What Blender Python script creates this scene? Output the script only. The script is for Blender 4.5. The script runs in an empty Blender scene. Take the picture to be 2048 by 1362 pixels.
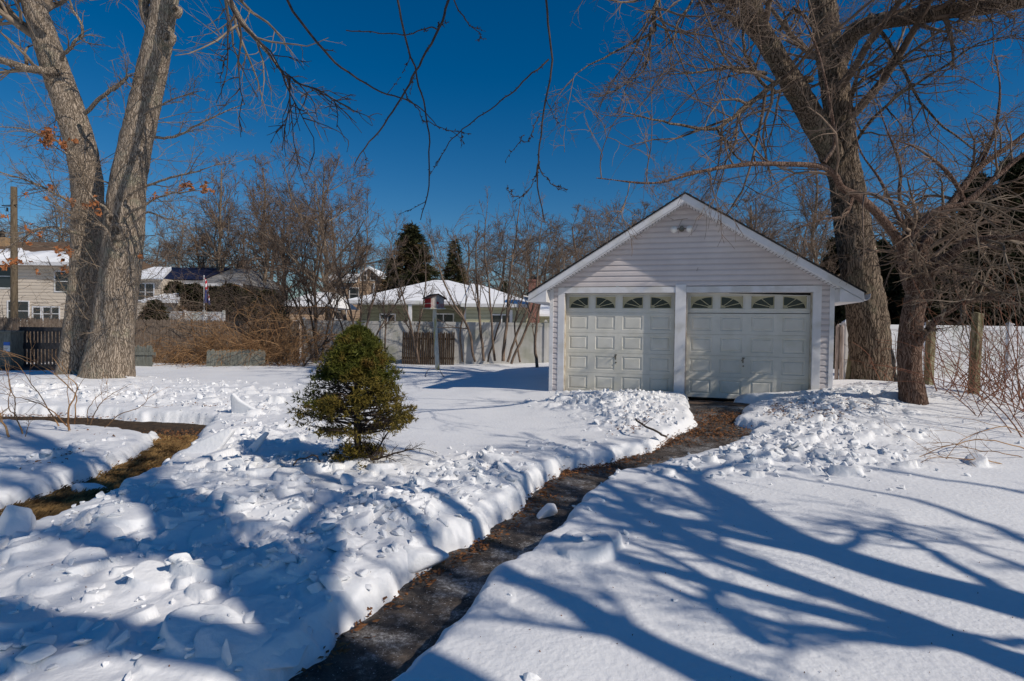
import bpy, bmesh, math, random
import numpy as np
from mathutils import Vector, Matrix
rad = math.radians
S = bpy.context.scene
COL = S.collection
PI = math.pi

# ------------------------------------------------------------------ camera model
F = 1138.0                       # focal length in photo pixels (2048 wide)
CZ = 1.65
PITCH, ROLL = rad(1.31), rad(0.7)
fw = np.array([0, math.cos(PITCH), -math.sin(PITCH)])
up0 = np.array([0, math.sin(PITCH), math.cos(PITCH)])
rt0 = np.array([1.0, 0, 0])
upc = math.cos(ROLL) * up0 - math.sin(ROLL) * rt0
rtc = math.cos(ROLL) * rt0 + math.sin(ROLL) * up0


def ray(px, py):
    return fw + (px - 1024) / F * rtc - (py - 681) / F * upc


def at(px, py, Y):
    d = ray(px, py)
    return np.array([0, 0, CZ]) + d * (Y / d[1])


def sst(a, b, x):
    t = np.clip((x - a) / (b - a), 0, 1)
    return t * t * (3 - 2 * t)


def terr(x, y):
    """bare ground level: rises a little to the garage and the right hand boundary"""
    x = np.asarray(x, float); y = np.asarray(y, float)
    return 0.20 * sst(7.0, 11.0, y) * sst(-0.5, 3.0, x) * (1 - sst(22, 34, y))


def gnd(px, py, dz=0.0):
    d = ray(px, py)
    z = dz
    for _ in range(8):
        t = (z - CZ) / d[2]
        x, y = d[0] * t, d[1] * t
        z = float(terr(x, y)) + dz
    return np.array([x, y, z])


# ------------------------------------------------------------------ noise
def _h(ix, iy, iz, seed):
    n = (ix * 374761393 + iy * 668265263 + iz * 2147483647 + seed * 1274126177) & 0xFFFFFFFF
    n = ((n ^ (n >> 13)) * 1274126177) & 0xFFFFFFFF
    n = (n ^ (n >> 16)) & 0xFFFFFF
    return n / float(0xFFFFFF)


def vn(x, y, z=None, seed=0):
    x = np.asarray(x, float); y = np.asarray(y, float)
    ix = np.floor(x).astype(np.int64); iy = np.floor(y).astype(np.int64)
    fx, fy = x - ix, y - iy
    fx = fx * fx * (3 - 2 * fx); fy = fy * fy * (3 - 2 * fy)
    if z is None:
        o = np.zeros_like(ix)
        a = _h(ix, iy, o, seed); b = _h(ix + 1, iy, o, seed); c = _h(ix, iy + 1, o, seed); d = _h(ix + 1, iy + 1, o, seed)
        return (a * (1 - fx) + b * fx) * (1 - fy) + (c * (1 - fx) + d * fx) * fy
    z = np.asarray(z, float) + 0 * x
    iz = np.floor(z).astype(np.int64); fz = z - iz; fz = fz * fz * (3 - 2 * fz)
    r = []
    for k in (0, 1):
        a = _h(ix, iy, iz + k, seed); b = _h(ix + 1, iy, iz + k, seed); c = _h(ix, iy + 1, iz + k, seed); d = _h(ix + 1, iy + 1, iz + k, seed)
        r.append((a * (1 - fx) + b * fx) * (1 - fy) + (c * (1 - fx) + d * fx) * fy)
    return r[0] * (1 - fz) + r[1] * fz


def fbm(x, y, z=None, o=4, seed=0):
    s = 0; a = .5; f = 1
    for i in range(o):
        s = s + a * (vn(x * f, y * f, None if z is None else z * f, seed + i) - .5)
        a *= .5; f *= 2.03
    return s


# ------------------------------------------------------------------ object helpers
def tag(o, label=None, cat=None, group=None, kind=None):
    if label: o['label'] = label
    if cat: o['category'] = cat
    if group: o['group'] = group
    if kind: o['kind'] = kind
    return o


def thing(name, label, cat, loc=(0, 0, 0), rz=0.0, group=None):
    o = bpy.data.objects.new(name, None)
    o.empty_display_size = .2
    COL.objects.link(o)
    o.location = [float(v) for v in loc]; o.rotation_euler = (0, 0, rz)
    return tag(o, label, cat, group)


def link(name, me, parent=None, world=False):
    """world=True: mesh data is in world coordinates although it gets a parent"""
    o = bpy.data.objects.new(name, me); COL.objects.link(o)
    if parent is not None:
        o.parent = parent
        if world:
            M = Matrix.Translation(parent.location) @ parent.rotation_euler.to_matrix().to_4x4()
            o.matrix_parent_inverse = M.inverted()
    return o


def np_mesh(name, V, groups, mats, smooth=True, mi=None):
    """groups: list of (M,k) int arrays"""
    me = bpy.data.meshes.new(name)
    V = np.asarray(V, np.float32)
    me.vertices.add(len(V)); me.vertices.foreach_set('co', V.ravel())
    loops = np.concatenate([g.ravel() for g in groups]).astype(np.int32)
    tot = np.concatenate([np.full(len(g), g.shape[1], np.int32) for g in groups])
    st = np.concatenate([[0], np.cumsum(tot)[:-1]]).astype(np.int32)
    me.loops.add(len(loops)); me.loops.foreach_set('vertex_index', loops)
    me.polygons.add(len(tot)); me.polygons.foreach_set('loop_start', st); me.polygons.foreach_set('loop_total', tot)
    me.polygons.foreach_set('use_smooth', np.full(len(tot), smooth, bool))
    if mi is not None: me.polygons.foreach_set('material_index', np.asarray(mi, np.int32))
    for m in (mats if isinstance(mats, (list, tuple)) else [mats]): me.materials.append(m)
    me.update(calc_edges=True); me.validate()
    return me


class MB:
    def __init__(s): s.v = []; s.f = []; s.m = []; s.cm = 0

    def poly(s, pts):
        b = len(s.v); s.v += [tuple(map(float, p)) for p in pts]; s.f.append(list(range(b, b + len(pts)))); s.m.append(s.cm)
        return s

    def box(s, x0, x1, y0, y1, z0, z1):
        P = [(x0, y0, z0), (x1, y0, z0), (x1, y1, z0), (x0, y1, z0), (x0, y0, z1), (x1, y0, z1), (x1, y1, z1), (x0, y1, z1)]
        return s.hexa(P)

    def hexa(s, P):
        b = len(s.v); s.v += [tuple(map(float, p)) for p in P]
        for q in ((0, 3, 2, 1), (4, 5, 6, 7), (0, 1, 5, 4), (1, 2, 6, 5), (2, 3, 7, 6), (3, 0, 4, 7)):
            s.f.append([b + i for i in q]); s.m.append(s.cm)
        return s

    def bar(s, a, b, w, h, upv=(0, 0, 1)):
        a = Vector(a); b = Vector(b); t = (b - a).normalized(); u = Vector(upv)
        r = t.cross(u)
        if r.length < 1e-4: r = t.cross(Vector((1, 0, 0)))
        r.normalize(); u = r.cross(t).normalized()
        P = []
        for c in (a, b):
            for (i, j) in ((-1, -1), (1, -1), (1, 1), (-1, 1)):
                P.append(c + r * (i * w / 2) + u * (j * h / 2))
        return s.hexa(P)

    def cyl(s, a, b, r0, r1=None, k=12, cap=True):
        r1 = r0 if r1 is None else r1
        a = Vector(a); b = Vector(b); t = (b - a).normalized()
        u = t.orthogonal().normalized(); v = t.cross(u)
        n = len(s.v)
        for c, r in ((a, r0), (b, r1)):
            for i in range(k):
                q = 2 * PI * i / k; s.v.append(tuple(c + (u * math.cos(q) + v * math.sin(q)) * r))
        for i in range(k):
            j = (i + 1) % k; s.f.append([n + i, n + j, n + k + j, n + k + i]); s.m.append(s.cm)
        if cap:
            s.f.append([n + k - 1 - i for i in range(k)]); s.m.append(s.cm)
            s.f.append([n + k + i for i in range(k)]); s.m.append(s.cm)
        return s

    def prism(s, prof, y0, y1, ax='y'):
        """profile [(x,z)] extruded along y"""
        f = (lambda x, z, y: (x, y, z)) if ax == 'y' else (lambda x, z, y: (y, x, z))
        n = len(prof)
        s.poly([f(x, z, y0) for x, z in prof]); s.poly([f(x, z, y1) for x, z in reversed(prof)])
        for i in range(n):
            j = (i + 1) % n
            s.poly([f(*prof[j], y0), f(*prof[i], y0), f(*prof[i], y1), f(*prof[j], y1)])
        return s

    def build(s, name, mats, parent=None, smooth=False, bevel=0, world=False):
        me = bpy.data.meshes.new(name)
        me.from_pydata(s.v, [], s.f)
        for m in (mats if isinstance(mats, (list, tuple)) else [mats]): me.materials.append(m)
        for p, i in zip(me.polygons, s.m): p.material_index = i
        bm = bmesh.new(); bm.from_mesh(me)
        bmesh.ops.remove_doubles(bm, verts=bm.verts, dist=1e-5)
        bmesh.ops.recalc_face_normals(bm, faces=bm.faces)
        if bevel:
            bmesh.ops.bevel(bm, geom=[e for e in bm.edges if e.is_manifold and e.calc_face_angle(0) > .5], offset=bevel, segments=2, profile=.6, affect='EDGES', clamp_overlap=True)
        for f in bm.faces: f.smooth = smooth
        bm.to_mesh(me); bm.free()
        return link(name, me, parent, world)


# ------------------------------------------------------------------ materials
def nd(nt, t, **kw):
    n = nt.nodes.new(t)
    for k, v in kw.items():
        if k.startswith('i_'):
            n.inputs[k[2:].replace('_', ' ')].default_value = v
        else:
            setattr(n, k, v)
    return n


def mat(name, c1, c2=None, scale=8.0, rough=.8, bump=0.0, bscale=None, stretch=(1, 1, 1), detail=5, contrast=(.35, .65),
        c3=None, s3=2.0, spec=.3, metal=0.0, sss=0, coord='Object', trans=0, bdist=.02):
    m = bpy.data.materials.new(name); m.use_nodes = True; nt = m.node_tree; L = nt.links
    b = nt.nodes['Principled BSDF']
    b.inputs['Roughness'].default_value = rough; b.inputs['Specular IOR Level'].default_value = spec; b.inputs['Metallic'].default_value = metal
    c1 = (*c1, 1)
    tc = nd(nt, 'ShaderNodeTexCoord'); mp = nd(nt, 'ShaderNodeMapping'); mp.inputs['Scale'].default_value = stretch
    L.new(tc.outputs[coord], mp.inputs['Vector'])
    if c2 is None:
        b.inputs['Base Color'].default_value = c1; out = None
    else:
        n = nd(nt, 'ShaderNodeTexNoise'); n.inputs['Scale'].default_value = scale; n.inputs['Detail'].default_value = detail; n.inputs['Roughness'].default_value = .6
        L.new(mp.outputs[0], n.inputs['Vector'])
        r = nd(nt, 'ShaderNodeValToRGB'); r.color_ramp.elements[0].position = contrast[0]; r.color_ramp.elements[1].position = contrast[1]
        r.color_ramp.elements[0].color = c1; r.color_ramp.elements[1].color = (*c2, 1)
        L.new(n.outputs['Fac'], r.inputs[0]); out = r.outputs[0]
        if c3 is not None:
            n3 = nd(nt, 'ShaderNodeTexNoise'); n3.inputs['Scale'].default_value = s3; n3.inputs['Detail'].default_value = 4
            L.new(mp.outputs[0], n3.inputs['Vector'])
            r3 = nd(nt, 'ShaderNodeValToRGB'); r3.color_ramp.elements[0].position = .52; r3.color_ramp.elements[1].position = .66
            L.new(n3.outputs['Fac'], r3.inputs[0])
            mx = nd(nt, 'ShaderNodeMixRGB'); mx.inputs[2].default_value = (*c3, 1)
            L.new(r3.outputs[0], mx.inputs[0]); L.new(out, mx.inputs[1]); out = mx.outputs[0]
        L.new(out, b.inputs['Base Color'])
    if bump:
        n2 = nd(nt, 'ShaderNodeTexNoise'); n2.inputs['Scale'].default_value = bscale or scale * 2; n2.inputs['Detail'].default_value = 6
        L.new(mp.outputs[0], n2.inputs['Vector'])
        bp = nd(nt, 'ShaderNodeBump'); bp.inputs['Strength'].default_value = bump; bp.inputs['Distance'].default_value = bdist
        L.new(n2.outputs['Fac'], bp.inputs['Height']); L.new(bp.outputs[0], b.inputs['Normal'])
    if sss:
        b.inputs['Subsurface Weight'].default_value = sss; b.inputs['Subsurface Radius'].default_value = (.06, .08, .1); b.inputs['Subsurface Scale'].default_value = .4
    return m


def bark(name, dark, light, lichen=None, ridge=9.0, bump=1.0):
    """vertical ridged bark"""
    m = bpy.data.materials.new(name); m.use_nodes = True; nt = m.node_tree; L = nt.links
    b = nt.nodes['Principled BSDF']; b.inputs['Roughness'].default_value = .92; b.inputs['Specular IOR Level'].default_value = .15
    tc = nd(nt, 'ShaderNodeTexCoord')
    wn = nd(nt, 'ShaderNodeTexNoise'); wn.inputs['Scale'].default_value = 3.0; wn.inputs['Detail'].default_value = 3
    L.new(tc.outputs['Object'], wn.inputs['Vector'])
    add = nd(nt, 'ShaderNodeVectorMath', operation='MULTIPLY_ADD'); add.inputs[1].default_value = (.22, .22, .5)
    L.new(wn.outputs['Color'], add.inputs[0]); L.new(tc.outputs['Object'], add.inputs[2])
    mp = nd(nt, 'ShaderNodeMapping'); mp.inputs['Scale'].default_value = (ridge, ridge, ridge * .075)
    L.new(add.outputs[0], mp.inputs['Vector'])
    v = nd(nt, 'ShaderNodeTexVoronoi', feature='DISTANCE_TO_EDGE'); v.inputs['Scale'].default_value = 1.6
    L.new(mp.outputs[0], v.inputs['Vector'])
    n = nd(nt, 'ShaderNodeTexNoise'); n.inputs['Scale'].default_value = 2.2; n.inputs['Detail'].default_value = 7; n.inputs['Roughness'].default_value = .7
    L.new(mp.outputs[0], n.inputs['Vector'])
    r1 = nd(nt, 'ShaderNodeMapRange'); r1.inputs['From Max'].default_value = .17; L.new(v.outputs['Distance'], r1.inputs['Value'])
    mu = nd(nt, 'ShaderNodeMath', operation='MULTIPLY'); L.new(r1.outputs[0], mu.inputs[0]); L.new(n.outputs['Fac'], mu.inputs[1])
    ra = nd(nt, 'ShaderNodeValToRGB'); ra.color_ramp.elements[0].position = .08; ra.color_ramp.elements[1].position = .55
    ra.color_ramp.elements[0].color = (*dark, 1); ra.color_ramp.elements[1].color = (*light, 1)
    L.new(mu.outputs[0], ra.inputs[0]); out = ra.outputs[0]
    if lichen:
        ln = nd(nt, 'ShaderNodeTexNoise'); ln.inputs['Scale'].default_value = 1.7; ln.inputs['Detail'].default_value = 8; ln.inputs['Roughness'].default_value = .75
        L.new(tc.outputs['Object'], ln.inputs['Vector'])
        lr = nd(nt, 'ShaderNodeValToRGB'); lr.color_ramp.elements[0].position = .54; lr.color_ramp.elements[1].position = .68
        lr.color_ramp.elements[1].color = (.7, .7, .7, 1)
        L.new(ln.outputs['Fac'], lr.inputs[0])
        mx = nd(nt, 'ShaderNodeMixRGB'); mx.inputs[2].default_value = (*lichen, 1)
        L.new(lr.outputs[0], mx.inputs[0]); L.new(out, mx.inputs[1]); out = mx.outputs[0]
    L.new(out, b.inputs['Base Color'])
    bp = nd(nt, 'ShaderNodeBump'); bp.inputs['Strength'].default_value = bump; bp.inputs['Distance'].default_value = .03
    L.new(mu.outputs[0], bp.inputs['Height']); L.new(bp.outputs[0], b.inputs['Normal'])
    return m


M = {}
M['snow'] = mat('snow', (.80, .80, .81), (.86, .86, .86), scale=1.2, rough=.7, bump=.55, bscale=26, spec=.3, bdist=.014)
M['roofsnow'] = mat('roof_snow', (.85, .85, .87), (.9, .9, .9), scale=2, rough=.8, bump=.3, bscale=9)
M['oak'] = bark('oak_bark', (.14, .107, .078), (.44, .355, .275), (.27, .27, .19), ridge=17)
M['maple'] = bark('maple_bark', (.045, .032, .022), (.24, .18, .13), (.20, .18, .12), ridge=13)
M['cherry'] = bark('reddish_bark', (.07, .038, .026), (.22, .145, .11), (.25, .21, .17), ridge=22, bump=.8)
M['twig'] = mat('twig', (.085, .058, .042), (.23, .165, .12), scale=3, rough=.8)
M['twig_grey'] = mat('grey_twig', (.11, .082, .058), (.28, .215, .155), scale=3, rough=.8)
M['twig_pink'] = mat('reddish_twig', (.10, .066, .046), (.27, .19, .135), scale=3, rough=.8)
M['twig_dark'] = mat('dark_twig', (.03, .02, .015), (.07, .05, .038), scale=4, rough=.8)
M['twig_fg'] = mat('overhead_twig', (.025, .018, .015), (.07, .05, .04), scale=30, rough=.7, bump=.4)
M['bramble'] = mat('bramble_cane', (.13, .06, .025), (.42, .25, .12), scale=3, rough=.75)
M['bramble_red'] = mat('red_cane', (.14, .05, .03), (.28, .13, .07), scale=4, rough=.7)
M['deadleaf'] = mat('dead_leaf', (.22, .07, .022), (.40, .16, .06), scale=9, rough=.7)
M['litter'] = mat('leaf_litter', (.10, .04, .018), (.32, .14, .05), scale=12, rough=.75)
M['grass'] = mat('dead_grass', (.06, .033, .012), (.33, .20, .075), scale=4, rough=.85)
M['soil'] = mat('soil', (.025, .016, .009), (.085, .052, .026), scale=14, rough=.95, bump=.6, bscale=40)
M['needle'] = mat('needles', (.045, .058, .006), (.145, .14, .018), scale=5, rough=.7, c3=(.16, .095, .02), s3=5)
M['needle_brown'] = mat('browned_needles', (.085, .070, .009), (.21, .15, .025), scale=8, rough=.75)
M['conifer'] = mat('conifer_needles', (.018, .022, .007), (.065, .065, .02), scale=1.5, rough=.8, c3=(.12, .07, .03), s3=.8)
M['hedge'] = mat('hedge_needles', (.012, .017, .005), (.05, .052, .017), scale=1.5, rough=.8, c3=(.085, .05, .02), s3=1.2)
M['white_trim'] = mat('white_trim', (.66, .65, .65), (.75, .73, .73), c3=(.60, .58, .55), s3=2.5, scale=3, rough=.45, bump=.05)
M['soffit'] = mat('soffit_white', (.68, .67, .68), (.74, .73, .74), scale=3, rough=.5)
M['siding'] = mat('vinyl_siding', (.58, .52, .505), (.66, .60, .58), scale=1.6, rough=.5, bump=.04, bscale=60)
M['door'] = mat('garage_door_paint', (.60, .575, .505), (.70, .67, .595), scale=2.2, rough=.45, bump=.06, bscale=90, c3=(.62, .59, .50), s3=3)
M['insert'] = mat('window_insert', (.38, .33, .20), (.48, .43, .28), scale=6, rough=.5)
M['black'] = mat('black_gap', (.01, .01, .01), rough=.9)
M['shingle'] = mat('dark_shingle', (.012, .011, .011), (.035, .033, .032), scale=30, rough=.95, bump=.5)
M['brown_shingle'] = mat('brown_shingle', (.10, .06, .035), (.17, .11, .07), scale=6, rough=.9, bump=.5)
M['metal'] = mat('tarnished_metal', (.10, .085, .06), (.30, .27, .22), scale=40, rough=.4, metal=.8)
M['lampglass'] = mat('lamp_glass', (.80, .78, .74), rough=.15, spec=.6)
M['concrete'] = mat('worn_slab', (.045, .03, .022), (.14, .095, .068), scale=5, rough=.85, bump=.4, stretch=(1, 4, 1), c3=(.12, .09, .07), s3=3)
M['vinyl'] = mat('fence_vinyl', (.60, .59, .60), (.68, .67, .67), scale=1.5, rough=.5, c3=(.55, .55, .50), s3=1)
M['shaded_vinyl'] = mat('shaded_fence_vinyl', (.50, .485, .46), (.58, .565, .54), scale=1.2, rough=.55, c3=(.37, .37, .31), s3=.9)  # greyer copy of the fence vinyl, the shrubs' shade put into its colour
M['oldwood'] = mat('weathered_wood', (.09, .065, .05), (.24, .19, .15), scale=6, rough=.9, bump=.5, stretch=(6, 6, .8))
M['greywood'] = mat('grey_wood', (.10, .105, .09), (.22, .22, .19), scale=6, rough=.9, bump=.5, stretch=(6, 6, .8))
M['postwood'] = mat('mossy_post_wood', (.10, .085, .045), (.30, .26, .16), scale=7, rough=.9, bump=.6, stretch=(5, 5, .8), c3=(.10, .09, .035), s3=3)
M['darkwood'] = mat('black_stained_wood', (.012, .012, .015), (.04, .04, .045), scale=6, rough=.7, stretch=(4, 4, 1))
M['stockade'] = mat('stockade_wood', (.022, .015, .010), (.085, .058, .04), scale=5, rough=.9, bump=.5, stretch=(9, 9, .7))
M['shaded_green_siding'] = mat('shaded_green_siding', (.19, .185, .115), (.24, .235, .155), scale=1, rough=.6)  # porch wall: darker copy of the cream siding, overhang shade in its colour
M['cream_siding'] = mat('cream_siding', (.42, .40, .27), (.47, .45, .31), scale=1, rough=.6)
M['beige_siding'] = mat('beige_siding', (.55, .47, .38), (.62, .53, .43), scale=1, rough=.6)
M['tan_siding'] = mat('tan_siding', (.44, .31, .21), (.52, .38, .27), scale=1, rough=.6)
M['redpaint'] = mat('red_paint', (.25, .008, .01), (.36, .02, .02), scale=5, rough=.6)
M['fadedpaint'] = mat('faded_paint', (.30, .25, .22), (.52, .47, .43), scale=9, rough=.8, c3=(.34, .10, .08), s3=3.5)
M['bird_roof'] = mat('bird_house_roof', (.035, .02, .015), (.09, .05, .035), scale=8, rough=.9)
M['polewood'] = mat('painted_pole', (.45, .43, .36), (.66, .64, .56), scale=5, rough=.85, stretch=(4, 4, .8), c3=(.48, .40, .12), s3=1.5)
M['flagred'] = mat('flag_red', (.45, .03, .04), rough=.8)
M['flagwhite'] = mat('flag_white', (.75, .73, .74), rough=.8)
M['flagblue'] = mat('flag_blue', (.03, .05, .2), rough=.8)
M['utility'] = mat('utility_pole_wood', (.07, .05, .03), (.17, .13, .085), scale=4, rough=.9, stretch=(5, 5, .6), bump=.4)
M['solar'] = mat('solar_panel', (.008, .010, .03), (.015, .018, .05), scale=2, rough=.45, spec=.3)
M['label_blue'] = mat('notice_blue', (.05, .15, .5), rough=.6)
M['notice_white'] = mat('notice_white', (.75, .75, .75), rough=.6)
M['wire'] = mat('wire', (.01, .01, .01), rough=.6)


def glass_mat(name, col=(.012, .013, .015)):
    m = bpy.data.materials.new(name); m.use_nodes = True; b = m.node_tree.nodes['Principled BSDF']
    b.inputs['Base Color'].default_value = (*col, 1); b.inputs['Roughness'].default_value = .08; b.inputs['Specular IOR Level'].default_value = .5
    return m


M['glass'] = glass_mat('dark_window_glass')
M['farglass'] = glass_mat('house_window_glass', (.03, .035, .04))


def brick_mat():
    m = bpy.data.materials.new('red_brick'); m.use_nodes = True; nt = m.node_tree; b = nt.nodes['Principled BSDF']; b.inputs['Roughness'].default_value = .9
    tc = nd(nt, 'ShaderNodeTexCoord'); mp = nd(nt, 'ShaderNodeMapping'); mp.inputs['Rotation'].default_value = (PI / 2, 0, 0)
    br = nd(nt, 'ShaderNodeTexBrick'); br.inputs['Scale'].default_value = 4.5
    br.inputs['Color1'].default_value = (.30, .085, .05, 1); br.inputs['Color2'].default_value = (.2, .055, .035, 1); br.inputs['Mortar'].default_value = (.35, .3, .26, 1)
    nt.links.new(tc.outputs['Object'], mp.inputs[0]); nt.links.new(mp.outputs[0], br.inputs['Vector']); nt.links.new(br.outputs['Color'], b.inputs['Base Color'])
    return m


M['brick'] = brick_mat()


def ice_path_mat():
    m = bpy.data.materials.new('icy_asphalt'); m.use_nodes = True; nt = m.node_tree; L = nt.links
    b = nt.nodes['Principled BSDF']
    tc = nd(nt, 'ShaderNodeTexCoord')

    def noise(sc, det=6, ro=.6):
        n = nd(nt, 'ShaderNodeTexNoise'); n.inputs['Scale'].default_value = sc; n.inputs['Detail'].default_value = det; n.inputs['Roughness'].default_value = ro
        L.new(tc.outputs['Object'], n.inputs['Vector']); return n.outputs['Fac']

    def ramp(f, a, bb, ca, cb):
        r = nd(nt, 'ShaderNodeValToRGB'); r.color_ramp.elements[0].position = a; r.color_ramp.elements[1].position = bb
        r.color_ramp.elements[0].color = (*ca, 1); r.color_ramp.elements[1].color = (*cb, 1); L.new(f, r.inputs[0]); return r.outputs[0]
    base = ramp(noise(7, 10, .85), .42, .62, (.010, .008, .007), (.13, .10, .078))
    icem = ramp(noise(1.9, 7, .75), .50, .62, (0, 0, 0), (1, 1, 1))
    icec = ramp(noise(38, 8, .85), .46, .62, (.07, .06, .052), (.60, .59, .58))
    mx = nd(nt, 'ShaderNodeMixRGB'); L.new(icem, mx.inputs[0]); L.new(base, mx.inputs[1]); L.new(icec, mx.inputs[2])
    spk = ramp(noise(95, 2, .5), .68, .72, (0, 0, 0), (1, 1, 1))
    mx2 = nd(nt, 'ShaderNodeMixRGB'); mx2.inputs[2].default_value = (.6, .6, .62, 1); L.new(spk, mx2.inputs[0]); L.new(mx.outputs[0], mx2.inputs[1])
    L.new(mx2.outputs[0], b.inputs['Base Color'])
    r = nd(nt, 'ShaderNodeMapRange'); r.inputs['To Min'].default_value = .75; r.inputs['To Max'].default_value = .35
    L.new(icem, r.inputs['Value']); L.new(r.outputs[0], b.inputs['Roughness'])
    bp = nd(nt, 'ShaderNodeBump'); bp.inputs['Strength'].default_value = .8; bp.inputs['Distance'].default_value = .02
    L.new(noise(16, 8, .75), bp.inputs['Height']); L.new(bp.outputs[0], b.inputs['Normal'])
    return m


M['path'] = ice_path_mat()

# ------------------------------------------------------------------ sun direction
SUN_EL = rad(37.5)
SX, SY = 0.846, -0.533
_n = math.hypot(SX, SY); SX /= _n; SY /= _n
SUNV = np.array([SX * math.cos(SUN_EL), SY * math.cos(SUN_EL), math.sin(SUN_EL)])

# ------------------------------------------------------------------ tubes
def tubes(batches):
    """batches: list of (P (m,n,3), R (m,n), k) -> verts, quads"""
    VV, QQ = [], []; base = 0
    for P, R, k in batches:
        if len(P) == 0: continue
        T = np.gradient(P, axis=1); T /= (np.linalg.norm(T, axis=2, keepdims=True) + 1e-9)
        mt = T.mean(axis=1)
        ax = np.argmin(np.abs(mt), axis=1); ref = np.eye(3)[ax][:, None, :]
        U = np.cross(T, np.broadcast_to(ref, T.shape)); U /= (np.linalg.norm(U, axis=2, keepdims=True) + 1e-9)
        W = np.cross(T, U)
        a = np.arange(k) * 2 * PI / k
        V = P[:, :, None, :] + R[:, :, None, None] * (np.cos(a)[None, None, :, None] * U[:, :, None, :] + np.sin(a)[None, None, :, None] * W[:, :, None, :])
        m, n = P.shape[:2]
        VV.append(V.reshape(-1, 3))
        i = np.arange(m)[:, None, None] * n * k; j = np.arange(n - 1)[None, :, None] * k; q = np.arange(k)[None, None, :]; q2 = (q + 1) % k
        A = i + j + q; B = i + j + q2
        Q = np.stack([A, B, B + k, A + k], axis=-1).reshape(-1, 4) + base
        QQ.append(Q); base += m * n * k
    return np.concatenate(VV), np.concatenate(QQ)


def tube_obj(name, batches, m, parent=None, world=False):
    V, Q = tubes(batches)
    return link(name, np_mesh(name, V, [Q], m), parent, world)


def spline(pts, n):
    """catmull-rom through pts (with radius as 4th column)"""
    P = np.asarray(pts, float)
    P = np.vstack([2 * P[0] - P[1], P, 2 * P[-1] - P[-2]])
    out = []
    m = len(P) - 3
    for s in np.linspace(0, m - 1e-6, n):
        i = int(s); t = s - i
        p0, p1, p2, p3 = P[i], P[i + 1], P[i + 2], P[i + 3]
        out.append(.5 * ((2 * p1) + (-p0 + p2) * t + (2 * p0 - 5 * p1 + 4 * p2 - p3) * t * t + (-p0 + 3 * p1 - 3 * p2 + p3) * t ** 3))
    return np.array(out)


def limb(pts, n=24, wob=0.0, seed=0):
    A = spline(pts, n)
    if wob:
        r = np.random.RandomState(seed)
        k = np.cumsum(r.randn(n, 3) * wob, axis=0); k -= np.linspace(0, 1, n)[:, None] * k[-1]
        A[:, :3] += k
    return A[None, :, :3], np.maximum(A[None, :, 3], .002)


def spawn(PR, per, t0, t1, ang, lr, rr, n, wig, up, rng, lenabs=None, rmin=.003, ang_sd=.25, taper=.75, bias=None, tpow=1.0, vary=.35):
    """children on all parents. per: mean number per parent"""
    P, R = PR
    m, k = P.shape[:2]
    plen = np.linalg.norm(np.diff(P, axis=1), axis=2).sum(axis=1)
    cnt = rng.poisson(per, m) if per < 1 or m > 30 else np.full(m, int(per))
    idx = np.repeat(np.arange(m), cnt); c = len(idx)
    if c == 0: return np.zeros((0, n, 3)), np.zeros((0, n))
    t = t0 + (t1 - t0) * rng.rand(c) ** tpow
    f = t * (k - 1); i = np.minimum(f.astype(int), k - 2); u = (f - i)[:, None]
    pos = P[idx, i] * (1 - u) + P[idx, i + 1] * u
    r0 = R[idx, i] * (1 - u[:, 0]) + R[idx, i + 1] * u[:, 0]
    tan = P[idx, i + 1] - P[idx, i]; tan /= np.linalg.norm(tan, axis=1, keepdims=True) + 1e-9
    rv = rng.randn(c, 3)
    if bias is not None: rv += np.asarray(bias)
    per_ = rv - (rv * tan).sum(1, keepdims=True) * tan; per_ /= np.linalg.norm(per_, axis=1, keepdims=True) + 1e-9
    a = (ang + ang_sd * rng.randn(c))[:, None]
    d = np.cos(a) * tan + np.sin(a) * per_
    Ln = (lenabs if lenabs else plen[idx] * lr * (1.15 - .6 * t)) * (1 - vary + 2 * vary * rng.rand(c))
    rad0 = np.clip(r0 * rr, rmin, None)
    out = np.zeros((c, n, 3)); out[:, 0] = pos
    step = (Ln / (n - 1))[:, None]
    kink = 0
    for s in range(1, n):
        d = d + wig * rng.randn(c, 3) + np.array([0, 0, up])
        d /= np.linalg.norm(d, axis=1, keepdims=True)
        out[:, s] = out[:, s - 1] + d * step
    RR = rad0[:, None] * (1 - taper * np.linspace(0, 1, n)[None, :])
    return out, np.maximum(RR, rmin * .55)


def cat(*prs):
    """join batches of equal n"""
    return np.concatenate([p[0] for p in prs]), np.concatenate([p[1] for p in prs])


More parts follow.
